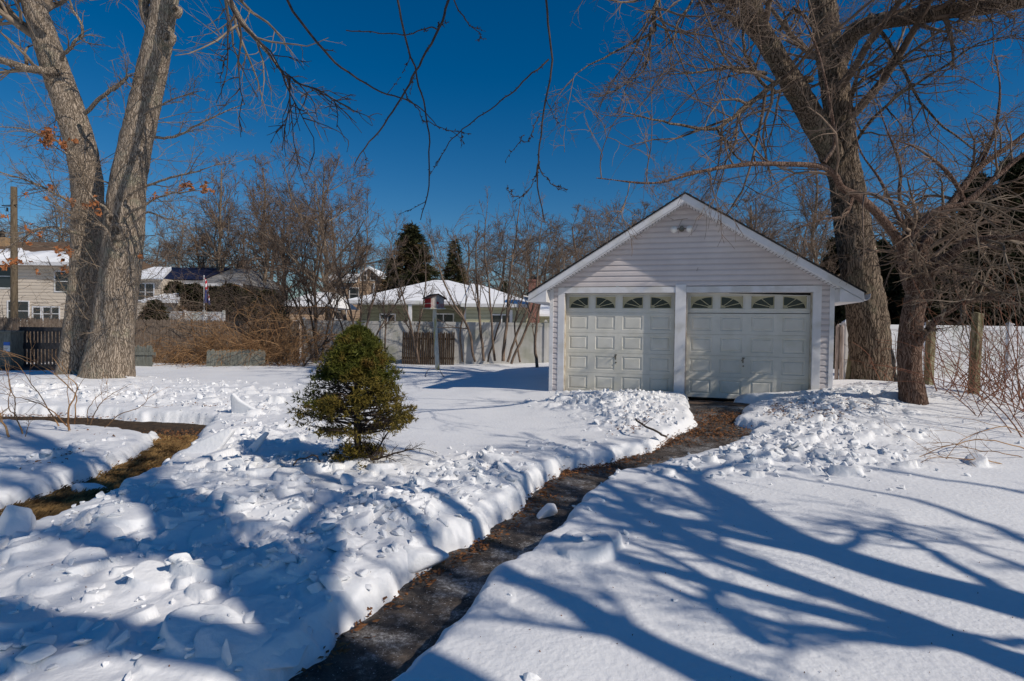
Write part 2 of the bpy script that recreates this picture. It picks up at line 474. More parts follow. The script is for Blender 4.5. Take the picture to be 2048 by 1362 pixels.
def trunk_arrays(pts, sides=40, step=.09, ridge=.018, lump=.05, flare=0.0, seed=1, flare_h=.7):
    A = np.asarray(pts, float)
    L = np.linalg.norm(np.diff(A[:, :3], axis=0), axis=1).sum()
    n = max(8, int(L / step))
    S_ = spline(A, n)
    P = S_[:, :3]; R = S_[:, 3]
    T = np.gradient(P, axis=0); T /= np.linalg.norm(T, axis=1, keepdims=True)
    ref = np.array([0, 1.0, 0]); U = np.cross(T, ref); U /= np.linalg.norm(U, axis=1, keepdims=True); W = np.cross(T, U)
    s = np.concatenate([[0], np.cumsum(np.linalg.norm(np.diff(P, axis=0), axis=1))])
    a = np.arange(sides) * 2 * PI / sides
    ca, sa = np.cos(a)[None], np.sin(a)[None]
    SS = s[:, None] + 0 * ca
    ra = R[:, None]
    n1 = fbm(ca * 1.2 + 9 + 0 * SS, sa * 1.2 + 9 + 0 * SS, SS * .9, 3, seed)
    n2 = np.abs(fbm(ca * ra * 13 + 0 * SS, sa * ra * 13 + 0 * SS, SS * 2.2, 3, seed + 7))
    rr = ra * (1 + lump * 2.5 * n1) - ridge * (1 - np.clip(n2 * 5, 0, 1)) + ridge * .5
    if flare:
        fl = np.exp(-SS / flare_h * 2.2)
        rr = rr * (1 + flare * fl * (1 + .55 * np.cos(a * 5 + seed)[None] + .3 * np.cos(a * 3 + 2 * seed)[None]))
    V = P[:, None, :] + rr[:, :, None] * (ca[:, :, None] * U[:, None, :] + sa[:, :, None] * W[:, None, :])
    i = np.arange(n - 1)[:, None] * sides; q = np.arange(sides)[None]; q2 = (q + 1) % sides
    Q = np.stack([i + q, i + q2, i + q2 + sides, i + q + sides], -1).reshape(-1, 4)
    return V.reshape(-1, 3), Q


def join(parts):
    VV, QQ = [], []; b = 0
    for V, Q in parts:
        VV.append(V); QQ.append(Q + b); b += len(V)
    return np.concatenate(VV), np.concatenate(QQ)


def px_pts(lst):
    """[(px,py,Y,r)] -> world (x,y,z,r)"""
    return [(*at(a, b, Y), r) for a, b, Y, r in lst]


def leaf_mesh(C, size, rng, fold=.5):
    """curled leaf quads (two tris folded) at centres C"""
    n = len(C)
    u = rng.randn(n, 3); u /= np.linalg.norm(u, axis=1, keepdims=True)
    w = rng.randn(n, 3); w -= (w * u).sum(1, keepdims=True) * u; w /= np.linalg.norm(w, axis=1, keepdims=True)
    nn = np.cross(u, w); s = (size * (.6 + .8 * rng.rand(n)))[:, None]
    a = C - u * s; b = C + w * s * .6 + nn * s * fold * .5; c = C + u * s; d = C - w * s * .6 + nn * s * fold * .5
    V = np.stack([a, b, c, d], 1).reshape(-1, 3)
    i = np.arange(n)[:, None] * 4
    T1 = np.concatenate([i, i + 1, i + 2], 1); T2 = np.concatenate([i, i + 2, i + 3], 1)
    return V, np.concatenate([T1, T2])


def sprigs(C, D, length, width, k, rng, spread=.7):
    """needle sprigs: k narrow triangles fanning around direction D at each centre"""
    n = len(C)
    C = np.repeat(C, k, 0); D = np.repeat(D, k, 0) + spread * rng.randn(n * k, 3)
    D /= np.linalg.norm(D, axis=1, keepdims=True) + 1e-9
    L = (length * (.6 + .8 * rng.rand(n * k)))[:, None]
    s = rng.randn(n * k, 3); s -= (s * D).sum(1, keepdims=True) * D; s /= np.linalg.norm(s, axis=1, keepdims=True) + 1e-9
    w = width * (.7 + .6 * rng.rand(n * k))[:, None]
    a = C + s * w * .5; b = C - s * w * .5; c = C + D * L
    V = np.stack([a, b, c], 1).reshape(-1, 3)
    i = np.arange(n * k)[:, None] * 3
    return V, np.concatenate([i, i + 1, i + 2], 1)


# ================================================================== SNOW AND GROUND
def pts2(lst, dz):
    return np.array([gnd(a, b, dz)[:2] for a, b in lst])


SD = 0.17
# main path: far/left foot (z 0) then right/near rim (z SD)
mainL = pts2([(480, 1400), (568, 1335), (664, 1262), (800, 1165), (888, 1112), (960, 1077), (1030, 1015), (1078, 968), (1120, 940), (1200, 930), (1265, 912), (1330, 880), (1378, 852), (1368, 825), (1372, 795)], 0)
mainR = pts2([(742, 1400), (850, 1290), (890, 1235), (975, 1155), (1065, 1090), (1115, 1048), (1145, 1005), (1195, 962), (1250, 938), (1340, 918), (1445, 885), (1535, 845), (1480, 830), (1500, 808), (1560, 796)], SD)
off = np.array([[-1.9, .2]])
main_poly = np.vstack([mainL[0:1] + (-.35, -1.6), mainL, mainR[::-1], mainR[0:1] + (-.25, -1.6)])
# left path
leftA = pts2([(-200, 829), (0, 829), (200, 834), (330, 840), (425, 845), (445, 838)], 0)          # far foot of the upper arm
leftB = pts2([(405, 850), (392, 878), (330, 915), (245, 962), (165, 992), (60, 1037), (-60, 1100)], SD)
leftC = np.vstack([pts2([(-110, 1060), (30, 1008), (95, 985), (185, 955), (270, 915), (303, 876)], 0), pts2([(296, 862), (250, 849), (120, 836), (0, 835), (-200, 836)], SD)])
left_poly = np.vstack([leftA, leftB, leftC])


def seg_dist(x, y, poly):
    """signed distance, negative inside"""
    d2 = np.full(x.shape, 1e9); inside = np.zeros(x.shape, bool)
    n = len(poly)
    for i in range(n):
        ax, ay = poly[i]; bx, by = poly[(i + 1) % n]
        ex, ey = bx - ax, by - ay; l2 = ex * ex + ey * ey + 1e-12
        t = np.clip(((x - ax) * ex + (y - ay) * ey) / l2, 0, 1)
        dx = x - ax - t * ex; dy = y - ay - t * ey
        d2 = np.minimum(d2, dx * dx + dy * dy)
        c = ((ay > y) != (by > y)) & (x < (bx - ax) * (y - ay) / (by - ay + 1e-12) + ax)
        inside ^= c
    d = np.sqrt(d2)
    return np.where(inside, -d, d)


def path_sd(x, y):
    jit = fbm(x * 2.2, y * 2.2, None, 4, 11) * .30 + fbm(x * 8, y * 8, None, 3, 12) * .10
    return np.minimum(seg_dist(x, y, main_poly), seg_dist(x, y, left_poly)) + jit


# garage frame
GS1, GS2 = 92.0, 105.0
G0 = at(1099, 770, F / GS1)[:2]; G1 = at(1667, 790, F / GS2)[:2]
GW = 5.5
gdir = (G1 - G0) / np.linalg.norm(G1 - G0)
GROT = math.atan2(gdir[1], gdir[0]); GZ = .27


def to_g(x, y):
    dx = x - G0[0]; dy = y - G0[1]
    return dx * gdir[0] + dy * gdir[1], -dx * gdir[1] + dy * gdir[0]


# rubble areas: (px, py, spread metres x, spread y, count, size lo, size hi)
RUB = [
    (700, 1080, .75, .55, 150, .07, .24), (620, 1200, .4, .3, 28, .08, .22), (860, 1040, .6, .4, 90, .06, .2), (980, 985, .45, .5, 80, .05, .17),
    (930, 950, .7, .5, 70, .05, .16), (480, 950, .6, .5, 45, .06, .2), (520, 870, .9, .8, 120, .05, .17), (420, 820, 1.0, .9, 90, .05, .18),
    (300, 1020, .6, .4, 40, .07, .2), (130, 1080, .5, .4, 26, .08, .22), (120, 1290, .6, .25, 22, .08, .25), (430, 1300, .35, .2, 10, .08, .24), (560, 1030, .5, .35, 22, .07, .2), (260, 1130, .6, .3, 12, .06, .2),
    (250, 790, 2.2, .9, 150, .06, .22), (60, 790, 1.6, .9, 60, .08, .26), (380, 770, 1.2, .8, 40, .05, .15),
    (230, 900, .6, .5, 20, .07, .18), (190, 960, .25, .3, 14, .08, .2),
    (1240, 800, .75, .45, 190, .05, .17), (1290, 835, .5, .6, 120, .05, .16), (1180, 795, .5, .5, 50, .04, .12), (1180, 905, .7, .5, 30, .05, .15),
    (1560, 880, .9, .7, 110, .06, .19), (1500, 915, .7, .5, 60, .06, .2), (1640, 910, .6, .5, 50, .05, .17), (1620, 815, .9, .6, 100, .05, .17),
    (1680, 850, .6, .7, 70, .05, .17), (1700, 800, .6, .5, 40, .05, .15), (1300, 930, .5, .4, 18, .04, .1),
]
rr_ = np.random.RandomState(5)
CH = []
for (px, py, sx, sy, n, s0, s1) in RUB:
    c = gnd(px, py, SD)
    for _ in range(n):
        x = c[0] + sx * rr_.randn() * .8; y = c[1] + sy * rr_.randn() * .8
        CH.append((x, y, s0 + (s1 - s0) * rr_.rand() ** 1.8))
CH = np.array(CH)
_sd = path_sd(CH[:, 0], CH[:, 1])
gu, gv = to_g(CH[:, 0], CH[:, 1])
CH = CH[(_sd > .10) & ~((gu > -.25) & (gu < GW + .25) & (gv > -.12)) & (CH[:, 1] > 1.6)]


def rub_density(x, y):
    d = np.zeros(x.shape)
    for (px, py, sx, sy, n, s0, s1) in RUB:
        c = gnd(px, py, SD)
        d += (n / 60.0) * np.exp(-.5 * (((x - c[0]) / sx / .9) ** 2 + ((y - c[1]) / sy / .9) ** 2)) / (sx * sy + .3)
    return 1 - np.exp(-d * .8)


def snow_base(x, y):
    T = terr(x, y)
    near = 1 - sst(30, 60, np.hypot(x, y))
    h = SD + .10 * fbm(x * .35, y * .35, None, 3, 3) + .035 * fbm(x * 1.4 + .6 * y, y * 1.1, None, 3, 4) * near
    # gentle wind drifts around trunks, fences and the garage side
    def bump(px, py, a, r, ry=None):
        c = gnd(px, py, SD); ry = ry or r
        return a * np.exp(-.5 * (((x - c[0]) / r) ** 2 + ((y - c[1]) / ry) ** 2))
    h = h + bump(1730, 790, .22, 1.6, 1.4) + bump(1690, 770, .10, 1.0, 1.5) + bump(1900, 815, .10, 1.6, 1.0) + bump(215, 765, .10, 1.1, .9) + bump(1040, 770, .14, 1.0, 1.6)
    h = h + bump(60, 765, .16, 1.6, 1.0) + bump(1600, 860, .03, 1.2, .9)
    h = h + bump(850, 716, .38, .8, .4) + bump(925, 718, .34, .7, .4) + bump(1080, 985, .06, .3, .5)
    h = h + bump(720, 935, .05, .5, .5)
    return T, h


def snow_height(x, y):
    T, h = snow_base(x, y)
    den = rub_density(x, y) if x.size else 0
    h = h + den * (.02 + .10 * np.abs(fbm(x * 3.1, y * 3.1, None, 3, 21)) + .08 * (fbm(x * 1.3, y * 1.3, None, 2, 22)))
    h = h + .05 * fbm(x * 2.3 + y, y * 3.2, None, 3, 24) * np.exp(-(((x + 1.6) / 2.2) ** 2 + ((y - 3.6) / 2.6) ** 2))
    # ridged little facets in the rubble
    h = h + den * .03 * (1 - np.abs(fbm(x * 6, y * 6, None, 2, 23)) * 6).clip(-.5, 1)
    return T, h


print('snow grid')
th = np.concatenate([np.linspace(-180, -58, 24)[:-1], np.linspace(-58, 58, 1080), np.linspace(58, 180, 24)[1:]])
rs = [0.02, .8, 1.6, 2.4, 3.0]
r_ = 3.3
while r_ < 40:
    rs.append(r_); Y = max(r_ - 2.5, .5)
    r_ += min(max(Y * Y / (1.5 * 569) * .45, .011), .075 if r_ < 20 else .14)
r_ = 41
while r_ < 900: rs.append(r_); r_ *= 1.25
rs = np.array(rs); tr = np.radians(th)
RR, TT = np.meshgrid(rs, tr, indexing='ij')
GX = RR * np.sin(TT); GY = -2.5 + RR * np.cos(TT)
Tz, H = snow_height(GX, GY)
SDm = np.full(GX.shape, 9.0)
near = (RR < 22) & (np.abs(TT) < rad(80))
SDm[near] = path_sd(GX[near], GY[near])
# raised shovel bank on the left side of the main path
mL = np.minimum.reduce([np.hypot(GX - a, GY - b) for a, b in mainL[:11]])
side = (GX < np.interp(GY, mainL[:, 1][:13], mainL[:, 0][:13]))
H += .03 * np.exp(-(mL / .45) ** 2) * side * (RR < 16)
# stamp tilted slabs
H0 = H.copy()
for (cx, cy, s) in CH:
    dx, dy = cx, cy + 2.5
    r0 = math.hypot(dx, dy); t0_ = math.atan2(dx, dy)
    ra, rb = np.searchsorted(rs, [r0 - s * 1.5, r0 + s * 1.5]); ta, tb = np.searchsorted(tr, [t0_ - 1.5 * s / r0, t0_ + 1.5 * s / r0])
    if rb - ra < 2 or tb - ta < 2: continue
    X = GX[ra:rb, ta:tb] - cx; Yv = GY[ra:rb, ta:tb] - cy
    ph = rr_.rand() * PI; c_, s_ = math.cos(ph), math.sin(ph)
    u = (X * c_ + Yv * s_) / s; v = (-X * s_ + Yv * c_) / (s * (.5 + .5 * rr_.rand()))
    e = (np.abs(u) ** 3 + np.abs(v) ** 3 + .5 * np.abs(u + v * .6) ** 3)
    e = e + .5 * fbm(u * 1.5 + cx * 7, v * 1.5 + cy * 7, None, 2, 31)
    k = sst(1.2, .7, e)
    pl = s * (.12 + .32 * rr_.rand()) + (rr_.rand() - .5) * .55 * s * u + (rr_.rand() - .5) * .45 * s * v
    hb = H[ra:rb, ta:tb]; h0 = H0[ra:rb, ta:tb]
    c0 = h0[(rb - ra) // 2, (tb - ta) // 2]
    tgt = c0 + pl
    H[ra:rb, ta:tb] = np.maximum(hb, h0 + (tgt - h0) * k)
Tb, hs_ = snow_base(GX, GY)
H = hs_ - .02 + (H - hs_) * (.12 + .88 * sst(.05, .60, SDm))
mask = np.clip((SDm + .075) / .19, 0, 1); mask = 1 - (1 - mask) ** 2.8
lip = 1 + 0 * SDm
Z = (Tz - .06) + (H * lip + .06) * mask
# no snow on the garage floor
gu, gv = to_g(GX, GY)
ing = sst(.02, .10, gv) * sst(-.02, .06, gu) * sst(GW + .02, GW - .06, gu) * (gv < 6.6)
Z = np.where(ing > 0, Z * (1 - ing) + (GZ - .3) * ing, Z)
nr, nc = GX.shape
idx = np.arange(nr * nc).reshape(nr, nc)
Q = np.stack([idx[:-1, :-1], idx[:-1, 1:], idx[1:, 1:], idx[1:, :-1]], -1).reshape(-1, 4)[:, ::-1]
sn = link('snow', np_mesh('snow', np.stack([GX, GY, Z], -1).reshape(-1, 3), [Q], M['snow']))
tag(sn, 'snow cover lying over the whole yard', 'snow', kind='structure')


def surf(x, y):
    """snow surface height from the grid (scalar)"""
    dx, dy = x, y + 2.5
    r0 = math.hypot(dx, dy); t0_ = math.atan2(dx, dy)
    i = int(np.clip(np.searchsorted(rs, r0), 1, nr - 1)); j = int(np.clip(np.searchsorted(tr, t0_), 1, nc - 1))
    return float(Z[i, j])


def surfv(x, y):
    r0 = np.hypot(x, y + 2.5); t0_ = np.arctan2(x, y + 2.5)
    i = np.clip(np.searchsorted(rs, r0), 1, nr - 1); j = np.clip(np.searchsorted(tr, t0_), 1, nc - 1)
    return Z[i, j]


# bare ground and paths
gx = np.linspace(-16, 12, 190); gy = np.linspace(-2, 18, 140)
A, B = np.meshgrid(gx, gy, indexing='ij')
V = np.stack([A, B, terr(A, B) - .02 + .02 * fbm(A * 3, B * 3, None, 3, 40)], -1).reshape(-1, 3)
ii = np.arange(190 * 140).reshape(190, 140)
Qg = np.stack([ii[:-1, :-1], ii[1:, :-1], ii[1:, 1:], ii[:-1, 1:]], -1).reshape(-1, 4)
tag(link('ground', np_mesh('ground', V, [Qg], M['soil'])), 'bare soil in the shovelled strips', 'ground', kind='structure')
gx = np.linspace(-2.6, 5.2, 160); gy = np.linspace(.4, 12.4, 220)
A, B = np.meshgrid(gx, gy, indexing='ij')
V = np.stack([A, B, terr(A, B) + .004 + .012 * fbm(A * 5, B * 5, None, 3, 41)], -1).reshape(-1, 3)
ii = np.arange(160 * 220).reshape(160, 220)
Qg = np.stack([ii[:-1, :-1], ii[1:, :-1], ii[1:, 1:], ii[:-1, 1:]], -1).reshape(-1, 4)
cen = V[Qg].mean(axis=1); Qg = Qg[seg_dist(cen[:, 0], cen[:, 1], main_poly) < .35]
tag(link('path', np_mesh('path', V, [Qg], M['path'])), 'dark icy asphalt path dug through the snow to the garage', 'path', kind='structure')
# rubble chunks as real lumps
rng = np.random.RandomState(8)


def lump_proto(seed, flat=.6, rough=.16):
    r = random.Random(seed)
    bm = bmesh.new()
    pts = []
    for _ in range(13):
        pts.append(bm.verts.new((r.uniform(-1, 1), r.uniform(-.75, .75), r.uniform(-flat, flat))))
    bmesh.ops.convex_hull(bm, input=bm.verts[:])
    for v in [v for v in bm.verts if not v.link_faces]: bm.verts.remove(v)
    bmesh.ops.bevel(bm, geom=bm.edges[:], offset=.18, segments=2, profile=.5, affect='EDGES', clamp_overlap=True)
    bmesh.ops.triangulate(bm, faces=bm.faces[:])
    bmesh.ops.subdivide_edges(bm, edges=bm.edges[:], cuts=1)
    for _ in range(3): bmesh.ops.smooth_vert(bm, verts=bm.verts[:], factor=.5, use_axis_x=True, use_axis_y=True, use_axis_z=True)
    V = np.array([v.co[:] for v in bm.verts]); bm.verts.ensure_lookup_table()
    V += (fbm(V[:, 0] * 2.2 + seed, V[:, 1] * 2.2, V[:, 2] * 2.2, 3, seed)[:, None]) * rough * V / (np.linalg.norm(V, axis=1, keepdims=True) + .1)
    Fc = np.array([[v.index for v in f.verts] for f in bm.faces]) if False else None
    bm.verts.index_update()
    Fc = np.array([[v.index for v in f.verts] for f in bm.faces])
    bm.free()
    return V, Fc


protos = [lump_proto(i, flat=(.35 if i % 2 else .6)) for i in range(12)]


def rotm(r, tilt=.5):
    a, b, c = r.rand() * 2 * PI, tilt * r.randn(), tilt * r.randn()
    return np.array(Matrix.Rotation(a, 3, 'Z') @ Matrix.Rotation(b, 3, 'X') @ Matrix.Rotation(c, 3, 'Y'))


VV, TTt = [], []; b0 = 0
for i, (x, y, s) in enumerate(CH):
    k = 1 if rng.rand() < .45 else 0
    if not k: continue
    for q in range(rng.randint(1, 3)):
        V, Fc = protos[rng.randint(12)]
        sc = min(s * (.3 + .62 * rng.rand() ** 1.5), .05 + .045 * rng.rand())
        xx = x + s * rng.randn() * .7; yy = y + s * rng.randn() * .7
        if float(path_sd(np.array([xx]), np.array([yy]))[0]) < .04: continue
        u_, v_ = to_g(xx, yy)
        if u_ > -.2 and u_ < GW + .2 and v_ > -.15: continue
        W = (V * sc) @ rotm(rng).T + np.array([xx, yy, surf(xx, yy) + sc * .02])
        VV.append(W); TTt.append(Fc + b0); b0 += len(V)
# finer crumbs scattered round the piles
for i in range(2600):
    x, y, s = CH[rng.randint(len(CH))]
    xx = x + .35 * rng.randn(); yy = y + .35 * rng.randn()
    if float(path_sd(np.array([xx]), np.array([yy]))[0]) < .0: continue
    u_, v_ = to_g(xx, yy)
    if u_ > -.2 and u_ < GW + .2 and v_ > -.1: continue
    V, Fc = protos[rng.randint(12)]; sc = .012 + .035 * rng.rand() ** 2
    VV.append((V * sc) @ rotm(rng).T + np.array([xx, yy, surf(xx, yy) + sc * .3])); TTt.append(Fc + b0); b0 += len(V)
ob = link('snow_rubble', np_mesh('snow_rubble', np.concatenate(VV), [np.concatenate(TTt)], M['snow']))
tag(ob, 'broken lumps of shovelled snow heaped along the paths and before the garage', 'snow rubble', kind='stuff')


def snow_piece(name, label, px, py, size, seed, rot=0, tilt=(0, 0), sub=0.1, cat_='snow lump'):
    V, Fc = protos[seed % 12]
    p = gnd(px, py, SD); z = surf(p[0], p[1])
    W = V * np.array(size)
    R3 = np.array(Matrix.Rotation(rot, 3, 'Z') @ Matrix.Rotation(tilt[0], 3, 'X') @ Matrix.Rotation(tilt[1], 3, 'Y'))
    W = W @ R3.T
    W[:, 2] -= W[:, 2].min() + sub
    o = link(name, np_mesh(name, W, [Fc], M['snow']))
    o.location = (p[0], p[1], max(z, float(terr(p[0], p[1]))))
    return tag(o, label, cat_)


def shard(name, label, px, py, outline, th, rot, lean, zoff=-.04):
    """upright slab of crusted snow from an outline [(x,z)]"""
    n = len(outline); mb = MB()
    mb.prism(outline, -th / 2, th / 2)
    o = mb.build(name, M['snow'], None, smooth=True, bevel=th * .3)
    p = gnd(px, py, SD)
    o.location = (p[0], p[1], surf(p[0], p[1]) + zoff); o.rotation_euler = (lean, 0, rot)
    return tag(o, label, 'snow slab')


shard('snow_slab', 'pointed fin of crusted snow standing upright above the left path', 492, 826, [(-.25, 0), (-.24, .32), (-.2, .38), (-.08, .26), (.1, .16), (.35, .05), (.4, 0)], .07, -.2, .15)
shard('snow_slab', 'thin snow slab leaning on edge beside the grass strip', 405, 905, [(-.3, 0), (-.1, .16), (.22, .34), (.3, .32), (.2, .1), (.1, 0)], .06, -.15, -.5)
shard('snow_slab', 'narrow upright splinter of snow in front of the conifer shadow', 505, 905, [(-.12, 0), (.02, .16), (.12, .26), (.16, .25), (.08, .1), (.02, 0)], .05, -.1, -.3)
snow_piece('snow_lump', 'square snow block at the foot of the cone-shaped conifer', 703, 968, (.13, .10, .15), 2, .4, (.2, .5))
snow_piece('snow_lump', 'wide flat snow slab just below the square block', 752, 985, (.22, .14, .10), 3, .2, (.3, .1))
snow_piece('snow_lump', 'white snow block lying on the icy path at its edge', 1088, 992, (.16, .12, .15), 4, .6, (.2, .2), sub=.03)
snow_piece('snow_lump', 'upright snow block on the near rim of the path bend', 1192, 1000, (.12, .10, .13), 4, .9, (.3, .4))
snow_piece('snow_lump', 'tilted grey snow slab where the branch shadow ends right of the path', 1490, 935, (.22, .12, .15), 6, .2, (.5, -.5))
snow_piece('snow_lump', 'pair of round snow lumps at the rim of the grass strip', 190, 945, (.24, .16, .14), 8, .3, (.2, .2))
snow_piece('snow_lump', 'big rounded snow chunk at the tip of the shovelled bank', 838, 1092, (.2, .15, .16), 10, .7, (.3, .2))
snow_piece('snow_lump', 'small snow crumb alone on the smooth right snow', 1349, 1196, (.03, .022, .022), 9, .7, (.3, .2), sub=.005)
snow_piece('snow_lump', 'small snow ball by the bottom edge right of the path', 1068, 1352, (.05, .035, .05), 7, .2, (.3, .2), sub=.01)
snow_piece('snow_lump', 'large pale slab in the lower left foreground', 520, 1285, (.30, .2, .13), 11, .5, (.2, .25))
snow_piece('snow_lump', 'broad snow slab at the lower left corner of the grass strip', 25, 1062, (.2, .2, .2), 0, .5, (.5, .45))

# ---- dead grass, leaves
rng = np.random.RandomState(21)
lo, hi = left_poly.min(0), left_poly.max(0)
g = np.array([rng.uniform(-7.0, -2.5, 90000), rng.uniform(3.0, 10.2, 90000)]).T
d = seg_dist(g[:, 0], g[:, 1], left_poly)
cxb = gnd(345, 880, 0)[1]
g = g[(d < .12) & (g[:, 1] < cxb + .15)][:52000]
n = len(g); ang = rng.rand(n) * 2 * PI + 0; ln = .03 + .07 * rng.rand(n)
clump = fbm(g[:, 0] * 3, g[:, 1] * 3, None, 3, 50)
ang = ang * .35 + 8 * clump
zz = terr(g[:, 0], g[:, 1])
a = np.stack([g[:, 0], g[:, 1], zz], 1)
dv = np.stack([np.cos(ang) * ln, np.sin(ang) * ln, (.008 + .05 * rng.rand(n) ** 2) + .05 * clump.clip(0)], 1)
sv = np.stack([-np.sin(ang), np.cos(ang), 0 * ang], 1) * .004
V = np.stack([a - sv, a + sv, a + dv * .55 + sv * .8 + [0, 0, .012], a + dv], 1).reshape(-1, 3)
i4 = np.arange(n)[:, None] * 4
T = np.concatenate([np.concatenate([i4, i4 + 1, i4 + 2], 1), np.concatenate([i4, i4 + 2, i4 + 3], 1)])
tag(link('dead_grass', np_mesh('dead_grass', V, [T], M['grass'], smooth=False)), 'flattened tan grass in the strip cleared between the snow sheets', 'grass', kind='stuff')

C = []
for (px, py, sx, sy, n) in [(1480, 838, .5, .3, 1500), (1400, 868, .45, .22, 800), (1330, 880, .3, .2, 500), (1420, 850, .5, .25, 600), (1200, 945, .35, .12, 200), (1060, 1000, .2, .2, 120), (200, 834, 1.2, .15, 500), (-50, 832, 1.2, .15, 300), (1260, 925, .3, .12, 90), (1180, 935, .2, .12, 70), (1130, 950, .12, .1, 60),
                            (1650, 862, .18, .15, 150), (1690, 845, .3, .2, 120), (1590, 870, .25, .2, 70), (345, 880, .35, .25, 420), (330, 868, .4, .2, 200), (210, 940, .3, .3, 250), (440, 838, .25, .25, 160),
                            (1240, 785, .5, .1, 80), (1390, 800, .15, .15, 60), (1560, 792, .3, .08, 50)]:
    c = gnd(px, py, 0)
    q = np.stack([c[0] + sx * rng.randn(n), c[1] + sy * rng.randn(n)], 1); C.append(q)
ml = mainL[1:12]  # leaf line along the left foot of the main path
for i in range(len(ml) - 1):
    k_ = 40 + 12 * i; t = rng.rand(k_)[:, None]; q = ml[i] * (1 - t) + ml[i + 1] * t + rng.randn(k_, 2) * [.045, .05] + [.12, -.05]; C.append(q)
C = np.concatenate(C)
u_, v_ = to_g(C[:, 0], C[:, 1]); C = C[~((v_ > -.05) & (u_ > 0) & (u_ < GW))]
C = C[(surfv(C[:, 0], C[:, 1]) < terr(C[:, 0], C[:, 1]) + .05) | (path_sd(C[:, 0], C[:, 1]) > .35)]
zs = np.maximum(surfv(C[:, 0], C[:, 1]), terr(C[:, 0], C[:, 1]) + .012) + .008 + .012 * rng.rand(len(C))
V, T = leaf_mesh(np.column_stack([C, zs]), .021, rng)
# flatten the leaves on the ground
cen = np.repeat(zs, 4); V[:, 2] = cen + (V[:, 2] - cen) * .45
tag(link('fallen_leaves', np_mesh('fallen_leaves', V, [T], M['litter'], smooth=False)), 'brown fallen leaves strewn along the path edges and before the garage', 'leaves', kind='stuff')

# ================================================================== GARAGE
gar = thing('garage', 'detached two-door garage with pale lavender siding and a steep dark roof', 'garage', (G0[0], G0[1], GZ), GROT)
SL = .62; OV = .40; EV = .40; GL = 6.6; EZ = 2.27     # slope, front overhang, eave overhang, length, wall plate height
APX = GW / 2; APZ = EZ + SL * APX - .10


def roofz(x, base=0.0):
    return EZ + SL * (APX - abs(x - APX)) + base


def lap(mb, xa, xb, z0, z1, y, course=.112, out=.024, clip=None):
    z = z0
    while z < z1 - 1e-4:
        zt = min(z + course, z1)
        a0, b0, a1, b1 = xa, xb, xa, xb
        if clip:
            a0, b0 = clip(z); a1, b1 = clip(zt)
            a0, a1 = max(a0, xa), max(a1, xa); b0, b1 = min(b0, xb), min(b1, xb)
            if b0 - a0 < .02: break
            if b1 < a1: a1 = b1 = (a1 + b1) / 2
        zm = z + (zt - z) * .58; am, bm_ = a0 + (a1 - a0) * .58, b0 + (b1 - b0) * .58
        mb.poly([(a0, y - out, z), (b0, y - out, z), (bm_, y - out * .92, zm), (am, y - out * .92, zm)])
        mb.poly([(am, y - out * .92, zm), (bm_, y - out * .92, zm), (b1, y - .002, zt), (a1, y - .002, zt)])
        mb.poly([(a0, y, z), (b0, y, z), (b0, y - out, z), (a0, y - out, z)])
        z = zt


mb = MB()
D0, D1, D2, D3 = .31, 2.60, 2.83, 5.14; DH = 2.13; HD = 2.27
lap(mb, .07, .17, -.05, HD, 0); lap(mb, 5.29, 5.43, -.05, HD, 0)
lap(mb, 0, GW, HD, APZ + .2, 0, clip=lambda z: (APX - max(0, (EZ - .06 + SL * APX - z)) / SL, APX + max(0, (EZ - .06 + SL * APX - z)) / SL))
# solid backing: jamb returns and side/back walls
mb.box(0.0, .30, .004, .14, -.3, HD); mb.box(2.60, 2.83, .02, .14, -.3, HD); mb.box(5.15, GW, .004, .14, -.3, HD); mb.box(.3, 5.15, .03, .14, DH, HD - .003)
mb.poly([(0, .006, HD), (GW, .006, HD), (APX, .006, EZ - .06 + SL * APX)])
mb.box(-.0, .1, .142, GL, -.3, EZ - .02); mb.box(GW - .1, GW, .142, GL, -.3, EZ - .02)
mb.poly([(0, GL, -.3), (GW, GL, -.3), (GW, GL, EZ), (APX, GL, EZ - .1 + SL * APX), (0, GL, EZ)])
mb.build('wall', M['siding'], gar)
mb = MB()
mb.box(-.012, .07, -.035, .06, -.3, HD + .02)
mb.build('corner_trim', M['white_trim'], gar, bevel=.004)
mb = MB(); mb.box(5.43, GW + .012, -.035, .06, -.3, HD + .02)
mb.build('corner_trim', M['white_trim'], gar, bevel=.004)
mb = MB()
mb.box(.17, D0, -.03, .12, -.3, DH); mb.box(D3, 5.29, -.03, .12, -.3, DH)
mb.box(.17, D1, -.034, .12, DH, DH + .125); mb.box(2.81, 5.29, -.034, .12, DH, DH + .125)
mb.build('door_casing', M['white_trim'], gar, bevel=.005)
mb = MB(); mb.box(2.60, 2.81, -.045, .115, -.3, DH + .17); mb.build('centre_post', M['white_trim'], gar, bevel=.006)
_ms = mat('stained_stop', (.38, .30, .20), (.62, .58, .50), scale=6, rough=.6)
for a_, b_ in ((D0 - .01, D0 + .012), (D1 - .012, D1), (D2, D2 + .012), (D3 - .012, D3 + .01)):
    mb = MB(); mb.box(a_, b_, .0, .135, -.25, DH - .01); mb.build('door_stop', _ms, gar)
# roof: shingle deck, fascia, soffit
RT = .03


def slope_slab(mb, x0, x1, y0, y1, zoff, t, side):
    z = lambda x: EZ + .07 + SL * (APX - abs(x - APX)) + zoff
    P = [(x0, y0, z(x0) - t), (x1, y0, z(x1) - t), (x1, y1, z(x1) - t), (x0, y1, z(x0) - t), (x0, y0, z(x0)), (x1, y0, z(x1)), (x1, y1, z(x1)), (x0, y1, z(x0))]
    mb.hexa(P)


